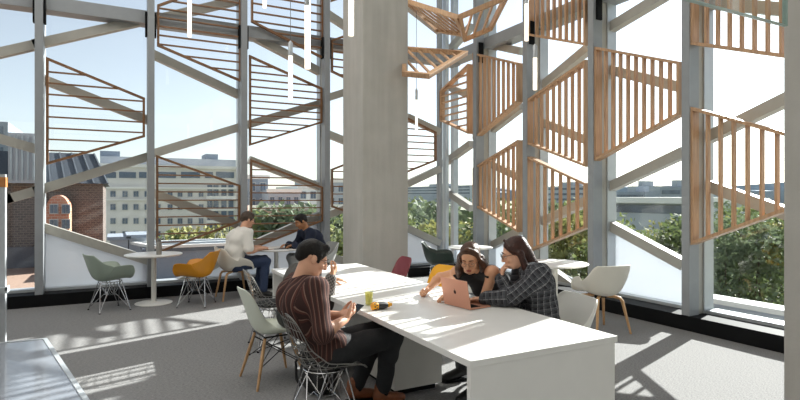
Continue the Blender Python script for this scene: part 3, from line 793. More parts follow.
def cloth_attr(me, J):
    n = len(me.vertices); co = np.empty(n*3); me.vertices.foreach_get('co', co); co = co.reshape(-1, 3)
    segs = [(J['hip'], J['N'], .135, J['lat'], -J['fwd'])]
    for s, (a, el, wr) in J['arms'].items():
        for p, q, r in ((a, el, .055), (el, wr, .045)):
            ax = nrm(q-p); out = J['lat']*s; out = nrm(out-ax*(out@ax)); segs.append((p, q, r, np.cross(ax, out), out))
    best = np.full(n, 1e9); uv = np.zeros((n, 3), np.float32)
    for k, (p, q, r, e1, e0) in enumerate(segs):
        ax = q-p; l = np.linalg.norm(ax); ax = ax/l; d = co-p; t = d@ax; tc = np.clip(t, 0, l); dist = np.linalg.norm(d-tc[:, None]*ax, axis=1)-r
        m = dist < best; best[m] = dist[m]
        u = np.arctan2(d@e1, d@e0)*r; uv[m, 0] = u[m]; uv[m, 1] = t[m]; uv[m, 2] = k
    at = me.attributes.new('cloth', 'FLOAT_VECTOR', 'POINT'); at.data.foreach_set('vector', uv.ravel())
def V3(*a): return np.array(a if len(a) > 1 else a[0], float)
def nrm(v): v = np.array(v, float); return v/np.linalg.norm(v)
def ik(a, b, l1, l2, pole):
    d = b-a; L = np.linalg.norm(d)
    if L > l1+l2-.002: b = a+d/L*(l1+l2-.002); d = b-a; L = np.linalg.norm(d)
    t = (l1*l1-l2*l2+L*L)/(2*L); hgt = math.sqrt(max(0, l1*l1-t*t)); u = d/L; p = np.array(pole, float)-u*(np.array(pole, float)@u); p = nrm(p)
    return a+u*t+p*hgt, b
def hand(fld, w, dirn, nor, curl, side, sc=1.0, spread=.10):
    """w wrist, dirn towards the fingers, nor out of the palm, side +1 when the thumb lies along cross(dirn,nor)"""
    dirn = nrm(dirn); nor = nrm(nor-dirn*(np.array(nor)@dirn)); lat = np.cross(dirn, nor)*side
    K = .004
    kn = []
    for i, (o, l) in enumerate(((.031, .080), (.0105, .088), (-.0105, .084), (-.030, .074))):
        p = w+dirn*l*sc+lat*o*sc; kn.append(p)
        fld.cone(w+dirn*.012+lat*o*.55, .0145*sc, p, .0118*sc, .012)
    for i, L in enumerate((.072, .080, .074, .058)):
        p = kn[i]; th = curl[0]*(1+.07*i); d = dirn*math.cos(th)+nor*math.sin(th)+lat*spread*(1.5-i)/1.5
        for sgm, (fr, r0, r1) in enumerate(((.45, .0105, .0095), (.30, .0095, .0085), (.25, .0085, .0072))):
            d = nrm(d); q = p+d*L*fr*sc; fld.cone(p, r0*sc, q, r1*sc, K); p = q
            th += curl[1]; d = dirn*math.cos(th)+nor*math.sin(th)+lat*spread*(1.5-i)/1.5
    p = w+dirn*.022*sc+lat*.026*sc
    d = nrm(dirn*.62+lat*.62+nor*.35)
    for fr, r0, r1 in ((.042, .0155, .012), (.034, .0115, .0105), (.026, .0105, .008)):
        q = p+d*fr*sc; fld.cone(p, r0*sc, q, r1*sc, .006); p = q; d = nrm(d+dirn*.35+nor*.25-lat*.25)

def person(label, root, S):
    """S: joint positions in world space; everything is meshed relative to root"""
    root = V3(root); P = empty('person', tuple(root), 0, label, 'person')
    g = lambda k: V3(S[k])-root
    fem = S.get('fem', False); hb = S.get('h', .0065)
    hip, N, hc = g('hip'), g('neck'), g('head')
    fw, up = nrm(S['look']), nrm(S['up']); rt = nrm(np.cross(fw, up)); up = nrm(np.cross(rt, fw)); HM = np.stack([rt, fw, up], 1)
    lat = nrm(S['right'])                                   # towards the person's right hand
    lath = nrm(S.get('hip_right', S['right']))
    spine = nrm(N-hip); fwd = nrm(np.cross(spine, lat))*-1 if S.get('flip') else nrm(np.cross(np.array([0, 0, 1.]), lat))
    bk = -fwd; sw = S.get('shoulder', .150 if fem else .178); b_ = S.get('build', 1.0)
    ab = hip+(N-hip)*.36+bk*S.get('slouch', .03); ch = hip+(N-hip)*.70+bk*S.get('slouch', .03)*.9
    sh = {1: N-spine*.045+lat*sw+fwd*S.get('round', .02), -1: N-spine*.045-lat*sw+fwd*S.get('round', .02)}
    if 'shR' in S: sh[1] = g('shR')
    if 'shL' in S: sh[-1] = g('shL')
    def torso(F, e=0.0):
        F.cone(hip+lath*.075, (.118 if fem else .112)*b_+e, hip-lath*.075, (.118 if fem else .112)*b_+e, .05)
        wa = (.055, .092) if fem else (.070, .102)
        F.cone(ab+lat*wa[0], wa[1]*b_+e, ab-lat*wa[0], wa[1]*b_+e, .07)
        wc = (.070, .102) if fem else (.090, .112)
        F.cone(ch+lat*wc[0], wc[1]*b_+e, ch-lat*wc[0], wc[1]*b_+e, .07)
        if fem:
            for s in (1, -1): F.ell(ch+fwd*.085+lat*.062*s-spine*.02, (.058+e, .055+e, .06+e), np.stack([lat, fwd, spine], 1), .03)
        for s in (1, -1):
            F.cone(ch+lat*wc[0]*s*.9+spine*.05, .075*b_+e, sh[s], .052+e, .05)
            F.cone(N-spine*.03+lat*.03*s, .05+e, sh[s]+spine*.005, .050+e, .04)
    arms = {}
    for s, c in ((1, 'R'), (-1, 'L')):
        if 'wr'+c not in S: continue
        el, wr = ik(sh[s], g('wr'+c), S.get('ua', .27 if fem else .295), S.get('fa', .235 if fem else .26), S.get('pole'+c, (0, 0, -1)))
        arms[s] = (sh[s], el, wr)
    def armf(F, e=0.0, to=1.0, lower=True):
        for s, (a, el, wr) in arms.items():
            q = a+(el-a)*min(1, to); k = .03
            ru, re, rf, rw = (.043, .035, .037, .024) if fem else (.052, .042, .044, .029)
            F.cone(a, ru+e, q, ru+(re-ru)*min(1, to)+e*1.35, k)
            if lower:
                m = el+(wr-el)*.28; t2 = max(0, min(1, to-1)) if to < 2 else 1
                if to <= 1: continue
                end = el+(wr-el)*t2
                F.cone(el, re+e, m if t2 > .28 else end, rf+e, k)
                if t2 > .28: F.cone(m, rf+e, end, rf+(rw-rf)*(t2-.28)/.72+e*1.3, k)
    legs = {}
    for s, c in ((1, 'R'), (-1, 'L')):
        kn, an = g('kn'+c), g('an'+c); legs[s] = (hip+lath*.092*s-spine*.02, kn, an, nrm(S.get('toe'+c, tuple(fwd))))
    def legf(F, e=0.0, to=1.0):
        for s, (a, kn, an, td) in legs.items():
            rh, rk, rc, ra = (.088, .056, .053, .034) if fem else (.090, .060, .056, .038)
            F.cone(a, rh*b_+e, kn, rk+e, .04); q = kn+(an-kn)*.33-td*.012; end = kn+(an-kn)*to
            F.cone(kn, rk+e, q, rc+e, .03); F.cone(q, rc+e, end, ra+(rc-ra)*(1-to)*1.4+e*1.25, .03)
    # ---- body
    B = Field(); torso(B); armf(B, 0, 2)
    for s, c in ((1, 'R'), (-1, 'L')):
        if s in arms:
            a, el, wr = arms[s]; hd = S.get('hd'+c); hd = nrm(hd) if hd is not None else nrm(wr-el)
            hand(B, wr, hd, S.get('hn'+c, (0, 0, -1)), S.get('curl'+c, (.35, .35)), s, .93 if fem else 1.0)
    legf(B)
    for s, (a, kn, an, td) in legs.items():
        z0 = an-np.array([0, 0, .055]); B.cone(an-td*.03-np.array([0, 0, .02]), .036, z0+td*.13, .028, .02); B.cone(z0+td*.13, .028, z0+td*.165-np.array([0, 0, .005]), .022, .01)
    q = lambda x, y, z: hc+rt*x+fw*y+up*z
    nb = .046 if fem else .056
    B.cone(N-spine*.02, nb+.006, q(0, -.03, -.06), nb, .03)
    B.ell(q(0, -.018, .035), (.073, .095, .083), HM, .02)
    B.ell(q(0, .018, -.035), (.058, .070, .088), HM, .025)
    B.cone(q(.03, .045, -.088), .022, q(-.03, .045, -.088), .022, .02); B.ell(q(0, .066, -.094), (.022, .018, .018), HM, .012)
    B.cone(q(-.04, .070, .022), .013, q(.04, .070, .022), .013, .015)
    for s in (1, -1):
        B.sub(q(.032*s, .098, .004), (.019, .017, .013), HM, .012); B.ell(q(.04*s, .062, -.03), (.022, .02, .02), HM, .015)
        B.ell(q(.076*s, -.012, -.012), (.010, .022, .032), HM, .006)
    B.cone(q(0, .088, .008), .009, q(0, .106, -.032), .0125, .008); B.ell(q(0, .096, -.036), (.018, .014, .009), HM, .006)
    B.ell(q(0, .083, -.062), (.025, .011, .007), HM, .006); B.ell(q(0, .080, -.073), (.021, .011, .007), HM, .006)
    sk = S['skin']; lips = mat('lips_'+S['lip'][1:], S['lip'], .45)
    lc = q(0, .09, -.067)
    if np.ndim(sk) == 0: pass
    def pick(c):
        d = (np.array(c)-lc)@HM
        return 1 if abs(d[0]) < .021 and abs(d[2]) < .0095 and d[1] > -.012 else 0
    field_obj('body', B, hb, [sk, lips], P, pick=pick)
    # ---- eyes
    for s in (1, -1):
        eo = MB().lathe([(.0119*math.sin(PI*i/10), -.0119*math.cos(PI*i/10)) for i in range(11)], c=q(.032*s, .0775, .003), n=14, axis=fw-up*.5).build('eye', [mat('eye_white', '#cfc8bf', .3), mat('eye_dark', '#2b1c14', .2), sk], P, smooth='all')
        for p in eo.data.polygons:
            if (np.array(p.center)-q(.032*s, .0775, .003))@nrm(fw-up*.5) > .0088: p.material_index = 1
            if (np.array(p.center)-q(.032*s, .0775, .003))@up > -.0015: p.material_index = 2
        MB().tube([q(s*(.014), .089, .026), q(s*.03, .090, .031), q(s*.047, .078, .027)], [.003, .0042, .002], 6).build('eyebrow', S['hair'], P, smooth='all')
    # ---- garments
    for nm, fn, m, hh, no in S['clothes']:
        Fg = Field(); J = dict(hip=hip, N=N, spine=spine, lat=lat, fwd=fwd, sh=sh, arms=arms, legs=legs, q=q, HM=HM, ch=ch, ab=ab); fn(Fg, torso, armf, legf, J)
        go = field_obj(nm, Fg, hh, m, P, noise=no, seed=len(nm)+int(abs(root[0])*10))
        if nm in ('shirt', 'sleeve'): cloth_attr(go.data, J)
    for s, (a, kn, an, td) in legs.items():
        Fs = Field(); z0 = an-np.array([0, 0, .055]); dn = np.array([0, 0, 1.])
        Fs.cone(an-td*.035-dn*.012, .046, z0+td*.125, .038, .02); Fs.cone(z0+td*.125, .038, z0+td*.175-dn*.004, .030, .015)
        if S.get('high'): Fs.cone(an-td*.02, .046, an+dn*.05-td*.02, .046, .02)
        Fs.half(V3(0, 0, max(.004-root[2], an[2]-.095)), (0, 0, -1))
        so = field_obj('shoe', Fs, hb+.001, S['shoe'], P)
        sq = [z0+td*(-.085)+np.cross(td, dn)*.0, ]
        sr = nrm(np.cross(td, dn)); zz = an[2]-.095
        ring = [(-.085, .0), (-.07, .035), (0, .036), (.10, .044), (.17, .036), (.203, 0)]
        pts = [an+td*u+sr*w for u, w in ring]+[an+td*u-sr*w for u, w in ring[-2:0:-1]]
        MB().prism([(p[0], p[1], zz) for p in pts], (0, 0, .022)).build('sole', S.get('sole', MATS['black_paint']), so)
    # ---- hair
    Hh = Field(); S['hairf'](Hh, q, HM, rt, fw, up); field_obj('hair', Hh, min(hb, .006), S['hair'], P, noise=.004, seed=3, smooth_it=1)
    # ---- glasses
    if S.get('glasses'):
        G = MB()
        for s in (1, -1):
            c = (.033*s, .106, .003)
            G.tube([q(c[0]+.0225*math.cos(t), c[1]-.35*abs(.0225*math.cos(t)+c[0]-.012*s)*.35, c[2]+.019*math.sin(t)) for t in [2*PI*i/20 for i in range(20)]], S.get('gr', .0018), 6, closed=True)
            G.tube([q(.055*s, .100, .008), q(.078*s, .06, .008), q(.080*s, -.01, .004)], S.get('gr', .0018)*.9, 5)
        G.tube([q(-.011, .109, .006), q(0, .111, .009), q(.011, .109, .006)], S.get('gr', .0018)*.9, 5)
        G.build('eyeglasses', S['glasses'], P, smooth='all')
    return P, q
def hair_short(top=.018):
    def f(Hh, q, HM, rt, fw, up):
        Hh.ell(q(0, -.022, .038), (.0795, .101, .092), HM, .02)
        Hh.cone(q(-.03, .05, .092), .026, q(.035, .045, .095), .022, .03)
        Hh.cone(q(0, -.085, -.02), .045, q(0, -.075, .03), .06, .03)
        n = HM@np.array([0, .80, -.60]); Hh.half(q(0, .075, .055), n, .012)
        n = HM@np.array([0, .45, -.9]); Hh.half(q(0, -.03, -.045), n, .012)
        for s in (1, -1): Hh.cone(q(.073*s, .018, .03), .012, q(.074*s, .02, -.012), .007, .01)
    return f
def hair_long(fall, part=True):
    def f(Hh, q, HM, rt, fw, up):
        Hh.ell(q(0, -.025, .038), (.086, .106, .096), HM, .02)
        n = HM@np.array([0, .78, -.62]); Hh.half(q(0, .082, .058), n, .012)
        Hh.cone(q(0, -.085, -.01), .06, q(0, -.095, -.11), .05, .03)
        for s in (1, -1):
            Hh.cone(q(.012*s, .075, .108), .018, q(.068*s, .055, .045), .02, .012)
            Hh.cone(q(.068*s, .055, .045), .02, q(.083*s, .02, -.03), .02, .012)
            for pts in fall:
                pp = [q(p[0]*s, p[1], p[2]) if p[3] == 0 else (q(p[0], p[1], p[2])) for p in pts if p[3] in (0, s)]
                for a, b in zip(pp, pp[1:]): Hh.cone(a, .026, b, .022, .02)
        for wpts in S_extra.get('w', []):
            pass
    return f
S_extra = {}

SKIN1 = mat('skin_light', '#d3a084', .5, 0, .04, 12); SKIN2 = mat('skin_warm', '#d09a78', .5, 0, .04, 12); SKIN3 = mat('skin_tan', '#a8744f', .5, 0, .04, 12)
HAIRD = mat('hair_black', '#15110f', .45, 0, .3, 30, .6, 90, .25); HAIRB = mat('hair_brown', '#4c3325', .42, 0, .35, 30, .6, 90, .3); HAIRG = mat('hair_greybrown', '#4c4038', .5, 0, .3, 30, .6, 90, .25); HAIRR = mat('hair_auburn', '#3a2019', .42, 0, .35, 30, .6, 90, .3)
STRIPE = mat_bands('striped_cloth', '#3a2826', [((1, 0, 0), 42, .34, '#57352f', .8), ((1, 0, 0), 42, .12, '#8f7468', .6)])
PLAID = mat_bands('plaid_cloth', '#2e2f34', [((1, 0, 0), 22, .45, '#4d4e53', .7), ((0, 1, 0), 22, .45, '#4d4e53', .7), ((1, 0, 0), 22, .12, '#98989a', .5), ((0, 1, 0), 44, .14, '#98989a', .45), ((0, 1, 0), 22, .16, '#141417', .6)])
PATT = mat_bands('patterned_sleeve', '#6d6866', [((.8, .6, 0), 50, .35, '#b8b2ac', .6), ((.6, -.8, 0), 44, .35, '#2b2928', .7)])
GREYJ = mat('grey_jacket', '#4b4845', .85, 0, .06, 40, .3, 200)
JEANB = mat('black_denim', '#1c1d20', .85, 0, .12, 60, .3, 200); JEAN = mat('blue_denim', '#22314d', .85, 0, .12, 60, .3, 200)
WSHIRT = mat('white_cotton', '#e3e0da', .85, 0, .02, 20); NAVY = mat('navy_cotton', '#141d33', .85, 0, .06, 30); BTOP = mat('black_knit', '#131316', .85, 0, .06, 50); GTROU = mat('grey_trousers', '#8c8d8d', .85, 0, .05, 40)
SHOEB = mat('black_leather', '#141414', .4); SHOEO = mat('rust_leather', '#7c4626', .55, 0, .15, 20)
GLD = mat('dark_glasses', '#191412', .3); GLM = mat('thin_metal_glasses', '#8c7766', .3, .8)
def shirt(e, to, hem=.0):
    def f(F, torso, armf, legf, J):
        torso(F, e); armf(F, e, to)
        F.half(J['hip']-J['spine']*hem, -J['spine'])
        F.half(J['N']+J['spine']*.03, J['spine'])
    return f
def trousers(e, to=.93):
    def f(F, torso, armf, legf, J):
        F.cone(J['hip']+J['lat']*.07, .116+e, J['hip']-J['lat']*.07, .116+e, .05); legf(F, e, to)
    return f
def sleeve_only(side, a0, a1, e):
    def f(F, torso, armf, legf, J):
        a, el, wr = J['arms'][side]; F.cone(el, .044+e, el+(wr-el)*.3, .046+e, .02); F.cone(el+(wr-el)*.3, .046+e, el+(wr-el)*a1, .036+e, .02)
    return f
def sock(F, torso, armf, legf, J):
    for s, (a, kn, an, td) in J['legs'].items(): F.cone(an-V3(0, 0, .01), .042, an+(kn-an)*.28, .047, .02)
Z = np.array([0, 0, 1.])
# ---- man in the striped shirt with a phone
p, q = person('man with glasses in a dark striped shirt looking down at a phone', (1.30, 3.59, 0), dict(
    hip=(1.325, 3.575, 0.545), neck=(1.125, 3.625, 1.02), head=(1.225, 3.605, 1.165), look=(.86, -.12, -.42), up=(.42, 0, .9), right=(.05, -1, 0), slouch=.075, round=.04, shoulder=.175,
    wrR=(1.395, 3.455, 0.75), poleR=(-.3, -.7, -1), hdR=(.75, .35, .25), hnR=(.2, .75, .6), curlR=(.5, .4),
    wrL=(1.435, 3.655, 0.74), poleL=(-.2, .8, -.9), hdL=(.7, -.5, .2), hnL=(0, -.6, .8), curlL=(.5, .4),
    knR=(1.8, 3.52, 0.575), anR=(1.785, 3.665, 0.11), toeR=(.97, .1, 0), knL=(1.79, 3.74, 0.57), anL=(1.615, 3.785, 0.13), toeL=(1, .1, 0), high=True,
    skin=SKIN1, lip='#b9806c', hair=HAIRD, hairf=hair_short(), glasses=GLD, gr=.002, shoe=SHOEO,
    clothes=[('shirt', shirt(.020, 1.02, .03), STRIPE, .0075, .006), ('jeans', trousers(.014, .88), JEANB, .0075, .004), ('socks', sock, BLACK, .008, 0)]))
ph = empty('phone', (1.49, 3.515, .79), D(20), 'dark smartphone held by the man in the striped shirt', 'phone')
b_ = MB().box((-.073, -.035, -.004), (.073, .035, .004)).build('body', mat('phone_black', '#101113', .3), ph, bevel=.003); b_.rotation_euler = (0, D(-30), 0)
s_ = MB().box((-.068, -.032, .0041), (.068, .032, .0046)).build('screen', MATS['screen_black'], ph); s_.rotation_euler = (0, D(-30), 0)
# ---- person in the grey jacket, mostly behind him
person('person in a grey jacket seated behind the striped shirt, hand raised over the table', (1.22, 4.72, 0), dict(
    hip=(1.40, 4.66, .545), neck=(1.50, 4.71, .96), head=(1.585, 4.73, 1.035), look=(.9, .25, -.35), up=(.35, 0, .93), right=(.05, -1, 0), slouch=.02, build=.86, shoulder=.165,
    wrR=(1.66, 4.42, .91), poleR=(.3, -.2, -1), hdR=(.5, .2, .6), hnR=(-.5, .5, .2), curlR=(.7, .5),
    wrL=(1.85, 4.95, .79), poleL=(-.1, .8, -.6), hdL=(1, -.3, 0), hnL=(0, 0, -1), curlL=(.25, .25),
    knR=(1.66, 4.62, .56), anR=(1.64, 4.60, .10), knL=(1.66, 4.84, .56), anL=(1.68, 4.86, .10), toeR=(1, -.1, 0), toeL=(1, .1, 0),
    skin=SKIN2, lip='#a86f5e', hair=HAIRD, hairf=hair_short(), shoe=SHOEB, h=.008,
    clothes=[('jacket', shirt(.018, 1.25, .05), GREYJ, .009, .006), ('sleeve', sleeve_only(1, 0, .92, .012), PATT, .009, .003), ('trousers', trousers(.014), JEANB, .01, .004)]))
# ---- man in the white shirt
person('man in a white shirt and blue jeans seated at the far round table', (1.68, 8.72, 0), dict(
    hip=(1.66, 8.70, .565), neck=(1.80, 8.72, 1.075), head=(1.875, 8.73, 1.225), look=(.93, .1, -.30), up=(.30, 0, .95), right=(.1, -1, 0), slouch=.06, build=1.12,
    wrR=(2.06, 8.60, .765), poleR=(-.3, -.4, -1), hdR=(.8, .5, 0), hnR=(0, 0, -1), curlR=(.3, .3),
    wrL=(2.10, 8.86, .765), poleL=(-.3, .5, -.8), hdL=(.9, -.3, 0), hnL=(0, 0, -1), curlL=(.3, .3),
    knR=(2.12, 8.58, .56), anR=(2.06, 8.50, .10), toeR=(.95, -.2, 0), knL=(2.14, 8.80, .56), anL=(2.02, 8.72, .10), toeL=(.97, -.1, 0),
    skin=SKIN1, lip='#b9806c', hair=HAIRG, hairf=hair_short(), glasses=GLD, shoe=SHOEB, h=.009,
    clothes=[('shirt', shirt(.024, .85, .06), WSHIRT, .011, .006), ('jeans', trousers(.016), JEAN, .011, .004)]))
# ---- man in navy
person('dark-haired man in a navy shirt and grey trousers leaning over the far round table', (3.06, 8.80, 0), dict(
    hip=(3.06, 8.78, .555), neck=(2.86, 8.80, 1.03), head=(2.755, 8.80, 1.17), look=(-.85, -.18, -.45), up=(-.42, 0, .9), right=(-.08, 1, 0), slouch=.07,
    wrL=(2.60, 8.68, .79), poleL=(.2, -.5, -1), hdL=(-.8, .2, -.1), hnL=(0, 0, -1), curlL=(.5, .4),
    wrR=(2.58, 8.94, .78), poleR=(.2, .6, -.7), hdR=(-.8, -.2, 0), hnR=(0, 0, -1), curlR=(.4, .3),
    knL=(2.60, 8.66, .56), anL=(2.72, 8.62, .10), toeL=(-1, -.1, 0), knR=(2.62, 8.90, .56), anR=(2.70, 8.92, .10), toeR=(-1, .1, 0),
    skin=SKIN3, lip='#8d5a48', hair=HAIRD, hairf=hair_short(), shoe=SHOEB, h=.009,
    clothes=[('shirt', shirt(.022, 1.9, .06), NAVY, .011, .006), ('trousers', trousers(.016), GTROU, .011, .004)]))
# ---- woman in the black sleeveless top
def hair_bob(Hh, q, HM, rt, fw, up):
    Hh.ell(q(0, -.025, .038), (.084, .105, .093), HM, .02)
    Hh.half(q(0, .070, .082), HM@np.array([0, .80, -.60]), .010)
    Hh.cone(q(0, -.085, -.01), .06, q(0, -.105, -.15), .055, .03)
    for s in (1, -1):
        Hh.cone(q(.006*s, .050, .118), .012, q(.066*s, .030, .066), .014, .01)
        Hh.cone(q(.070*s, .028, .055), .014, q(.086*s, .005, -.03), .020, .012)
        Hh.cone(q(.086*s, .000, -.03), .024, q(.106*s, -.015, -.11), .030, .02)
        Hh.cone(q(.106*s, -.015, -.11), .032, q(.122*s, -.02, -.19), .022, .02)
        Hh.cone(q(.082*s, -.04, -.02), .036, q(.11*s, -.05, -.15), .036, .03)
def btop(F, torso, armf, legf, J):
    torso(F, .012); F.half(J['hip']-J['spine']*.03, -J['spine']); F.half(J['N']+J['spine']*.035, J['spine'])
    for s in (1, -1): F.sub(J['sh'][s]+J['lat']*s*.045, (.062, .085, .085), np.stack([J['lat'], J['fwd'], J['spine']], 1), .01)
    F.cone(J['N']-J['spine']*.02, .058, J['N']+J['spine']*.035, .054, .02)
person('woman with glasses in a black sleeveless top leaning on the table behind the laptop', (3.05, 3.78, 0), dict(fem=True,
    hip=(3.0, 3.765, 0.56), neck=(2.71, 3.685, 0.99), head=(2.57, 3.64, 1.09), look=(-.68, -.60, -.42), up=(-.33, -.28, .9), shR=(2.59, 3.845, 0.945), shL=(2.71, 3.525, 0.975), right=(-.38, .92, -.03), hip_right=(0, 1, 0), slouch=.05, shoulder=.165,
    wrR=(2.38, 4.005, 0.79), poleR=(.4, .9, 0), hdR=(-.75, -.25, -.05), hnR=(.1, -.6, -.6), curlR=(1.25, 1.1), ua=.29, fa=.25,
    wrL=(2.4, 3.645, 0.8), poleL=(.4, -.3, -1), hdL=(-.6, .45, -.1), hnL=(0, 0, -1), curlL=(.5, .4),
    knR=(2.60, 3.86, .55), anR=(2.66, 3.90, .10), toeR=(-1, .1, 0), knL=(2.60, 3.62, .55), anL=(2.50, 3.48, .10), toeL=(-1, -.2, 0),
    skin=SKIN2, lip='#a8564c', hair=HAIRB, hairf=hair_bob, glasses=GLM, gr=.0016, shoe=SHOEB,
    clothes=[('top', btop, BTOP, .007, .002), ('trousers', trousers(.012), JEANB, .01, .003)]))
# ---- woman in the plaid shirt
def hair_down(Hh, q, HM, rt, fw, up):
    Hh.ell(q(0, -.025, .038), (.083, .106, .094), HM, .02)
    Hh.half(q(0, .070, .074), HM@np.array([0, .80, -.60]), .010)
    Hh.cone(q(0, -.085, -.01), .06, q(0, -.10, -.14), .05, .03); Hh.cone(q(0, -.10, -.14), .05, q(.02, -.09, -.24), .03, .03)
    for s in (1, -1):
        Hh.cone(q(.0, .045, .119), .010, q(.064*s, .030, .068), .013, .01)
        Hh.cone(q(.070*s, .022, .050), .014, q(.086*s, -.035, -.005), .022, .014)
        Hh.cone(q(.086*s, -.035, -.005), .026, q(.085*s, -.045, -.12), .028, .02)
        Hh.cone(q(.085*s, -.045, -.12), .027, q(.07*s, -.02, -.29), .014, .02)
person('woman with glasses in a dark plaid shirt, chin in hand at the table', (3.08, 3.12, 0), dict(fem=True, build=.98,
    hip=(2.95, 3.24, 0.56), neck=(2.895, 3.32, 1.045), head=(2.81, 3.375, 1.145), look=(-.80, .52, -.30), up=(-.22, .10, .97), right=(.40, .90, 0), hip_right=(.05, 1, 0), slouch=.05, shoulder=.165, round=.02,
    shL=(2.88, 3.16, 1.0), shR=(2.93, 3.42, .985),
    wrL=(2.56, 3.45, .792), poleL=(.1, -.3, -1), hdL=(-.5, .7, -.05), hnL=(0, 0, -1), curlL=(.35, .35),
    wrR=(2.70, 3.40, .945), poleR=(.3, -.1, -1), hdR=(.10, -.02, 1), hnR=(.8, -.5, 0), curlR=(.5, .6),
    knR=(2.62, 3.22, .55), anR=(2.70, 3.26, .10), toeR=(-1, .1, 0), knL=(2.62, 3.00, .55), anL=(2.72, 2.98, .10), toeL=(-1, 0, 0),
    skin=SKIN1, lip='#b9806c', hair=HAIRR, hairf=hair_down, glasses=GLD, gr=.0024, shoe=SHOEB,
    clothes=[('shirt', shirt(.024, 1.93, .05), PLAID, .0075, .006), ('trousers', trousers(.012), JEANB, .01, .003)]))
# ---- backpack under the wire chair
bp = empty('backpack', (1.46, 4.20, 0), D(20), 'black backpack slumped on the carpet behind the wire mesh chair', 'bag')
Fb = Field().ell((0, 0, .17), (.15, .12, .18), None, .03).ell((0, -.10, .12), (.11, .06, .10), None, .03).cone((-.08, .04, .33), .05, (.08, .04, .33), .05, .04); Fb.half((0, 0, .004), (0, 0, -1))
field_obj('main_compartment', Fb, .009, mat('black_nylon', '#131315', .7, 0, .1, 30), bp, noise=.006)
MB().tube([(-.05, .02, .37), (-.03, .03, .42), (.03, .03, .42), (.05, .02, .37)], .008, 8).build('handle', MATS['black_nylon'], bp, smooth=True)
for s in (-1, 1): MB().tube([(.07*s, .10, .34), (.10*s, .16, .24), (.10*s, .15, .10), (.09*s, .11, .05)], .011, 8).build('strap', MATS['black_nylon'], bp, smooth=True)
MB().tube([(-.09, -.135, .17), (-.05, -.158, .185), (.05, -.158, .185), (.09, -.135, .17)], .004, 6).build('zip', MATS['satin_wire'], bp, smooth=True)

# ------------------------------------------------------------------ outside
GRD = -12.0
structure('ground', MB().box((-700, -300, GRD-1), (1500, 1600, GRD)), mat('ground_outside', '#8d9078', .9, 0, .2, .02))
GRAV = mat('gravel', '#957c6c', .95, 0, .12, 6, .4, 20)
structure('roof_terrace', MB().box((-40, GY+.6, -3.3), (14, 42, -3.0)), GRAV)
BRD = mat_brick('dark_brick', '#4b4341', '#5f5450', '#74695f', 1.6); BRR = mat_brick('red_brick', '#a86a50', '#b67a5e', '#b09080', 1.6)
ROOFM = mat('grey_metal_roof', '#4d535b', .7, 0, .08, .6, 0, 60, .3, (8, 8, .3)); DARK = mat('dark_plinth', '#5f6066', .8)
HOT = mat('hotel_wall', '#d2ccc6', .85, 0, .04, .3); HOTB = mat('hotel_band', '#dcd7d1', .8, 0, .03, .3)
PANE = mat('far_window', '#566272', .2, 0, .25, .4); WHT = mat('far_white', '#d9d9d6', .8, 0, .03)
GRY = mat('hazed_grey', '#a2a9b2', .8, 0, .06, .2); GRY2 = mat('hazed_grey_dark', '#858e9a', .8, 0, .06, .2); PINK = mat('far_brick', '#a98b80', .85, 0, .06, .3)  # GRY and GRY2 carry aerial haze in their pale bluish colour
def ybox(x0, x1, yt, yb, Y, dep):
    a, b = on_y(x0, yb, Y), on_y(x1, yb, Y); m = (x0+x1)/2
    return (a.x, Y, on_y(m, yb, Y).z), (b.x, Y+dep, on_y(m, yt, Y).z)
def xbox(x0, x1, yt, yb, X, dep):
    a, b = on_x(x1, yb, X), on_x(x0, yb, X); m = (x0+x1)/2
    return (X, a.y, on_x(m, yb, X).z), (X+dep, b.y, on_x(m, yt, X).z)
def bpart(name, lohi, m, parent, base=None):
    lo, hi = lohi; o = parent.location
    mb = MB().box(lo, hi); mb.v = [(x-o.x, y-o.y, z-o.z) for x, y, z in mb.v]
    return mb.build(name, m, parent)
def windows(parent, plane, axis, cols, rows, w, h, grid):
    """one shared window mesh with a pane, copied over a facade"""
    if axis == 'y': fr = MB().box((-w/2, -.12, -h/2), (w/2, .02, h/2)); pn = MB().box((-w/2+.08*w, -.16, -h/2+.08*h), (-.03*w, -.11, h/2-.08*h)).box((.03*w, -.16, -h/2+.08*h), (w/2-.08*w, -.11, h/2-.08*h))
    else: fr = MB().box((-.12, -w/2, -h/2), (.02, w/2, h/2)); pn = MB().box((-.16, -w/2+.08*w, -h/2+.08*h), (-.11, w/2-.08*w, h/2-.08*h))
    f0 = fr.build('window', mat('window_frame', '#b4b2af', .8), parent); p0 = pn.build('pane', PANE, f0); first = True
    for c in grid:
        if first: o = f0; first = False
        else: o = copy_tree(f0, parent)
        o.location = Vector(c)-parent.location
def bempty(lohi, label):
    lo, hi = lohi
    return empty('building', ((lo[0]+hi[0])/2, (lo[1]+hi[1])/2, GRD), 0, label, 'building')
# dark brick block with the metal roof
A_ = ybox(-60, 103, 183, 247, 42, 14); bl = bempty(A_, 'dark brick building with a grey ribbed metal roof outside the left windows')
bpart('wall', ((A_[0][0], 42, -3), A_[1]), BRD, bl)
bpart('plinth', ((A_[0][0]-.1, 41.8, -3), (A_[1][0]+.1, 42, A_[0][2])), DARK, bl)
zr = A_[1][2]; x0, x1 = A_[0][0], A_[1][0]; zt = on_y(70, 151, 42).z
m = MB(); o = bl.location
pts = [(x0, 41.5, zr), (x1+.3, 41.5, zr), (x1+.3, 56, zr), (x0, 56, zr)]; xm = on_y(94, 150, 44).x; tp = [(x0+.5, 44, zt), (xm, 44, zt), (xm, 54, zt), (x0+.5, 54, zt)]
m.add([Vector(q)-o for q in pts+tp], [(0,3,2,1),(4,5,6,7),(0,1,5,4),(1,2,6,5),(2,3,7,6),(3,0,4,7)]); m.build('roof', ROOFM, bl)
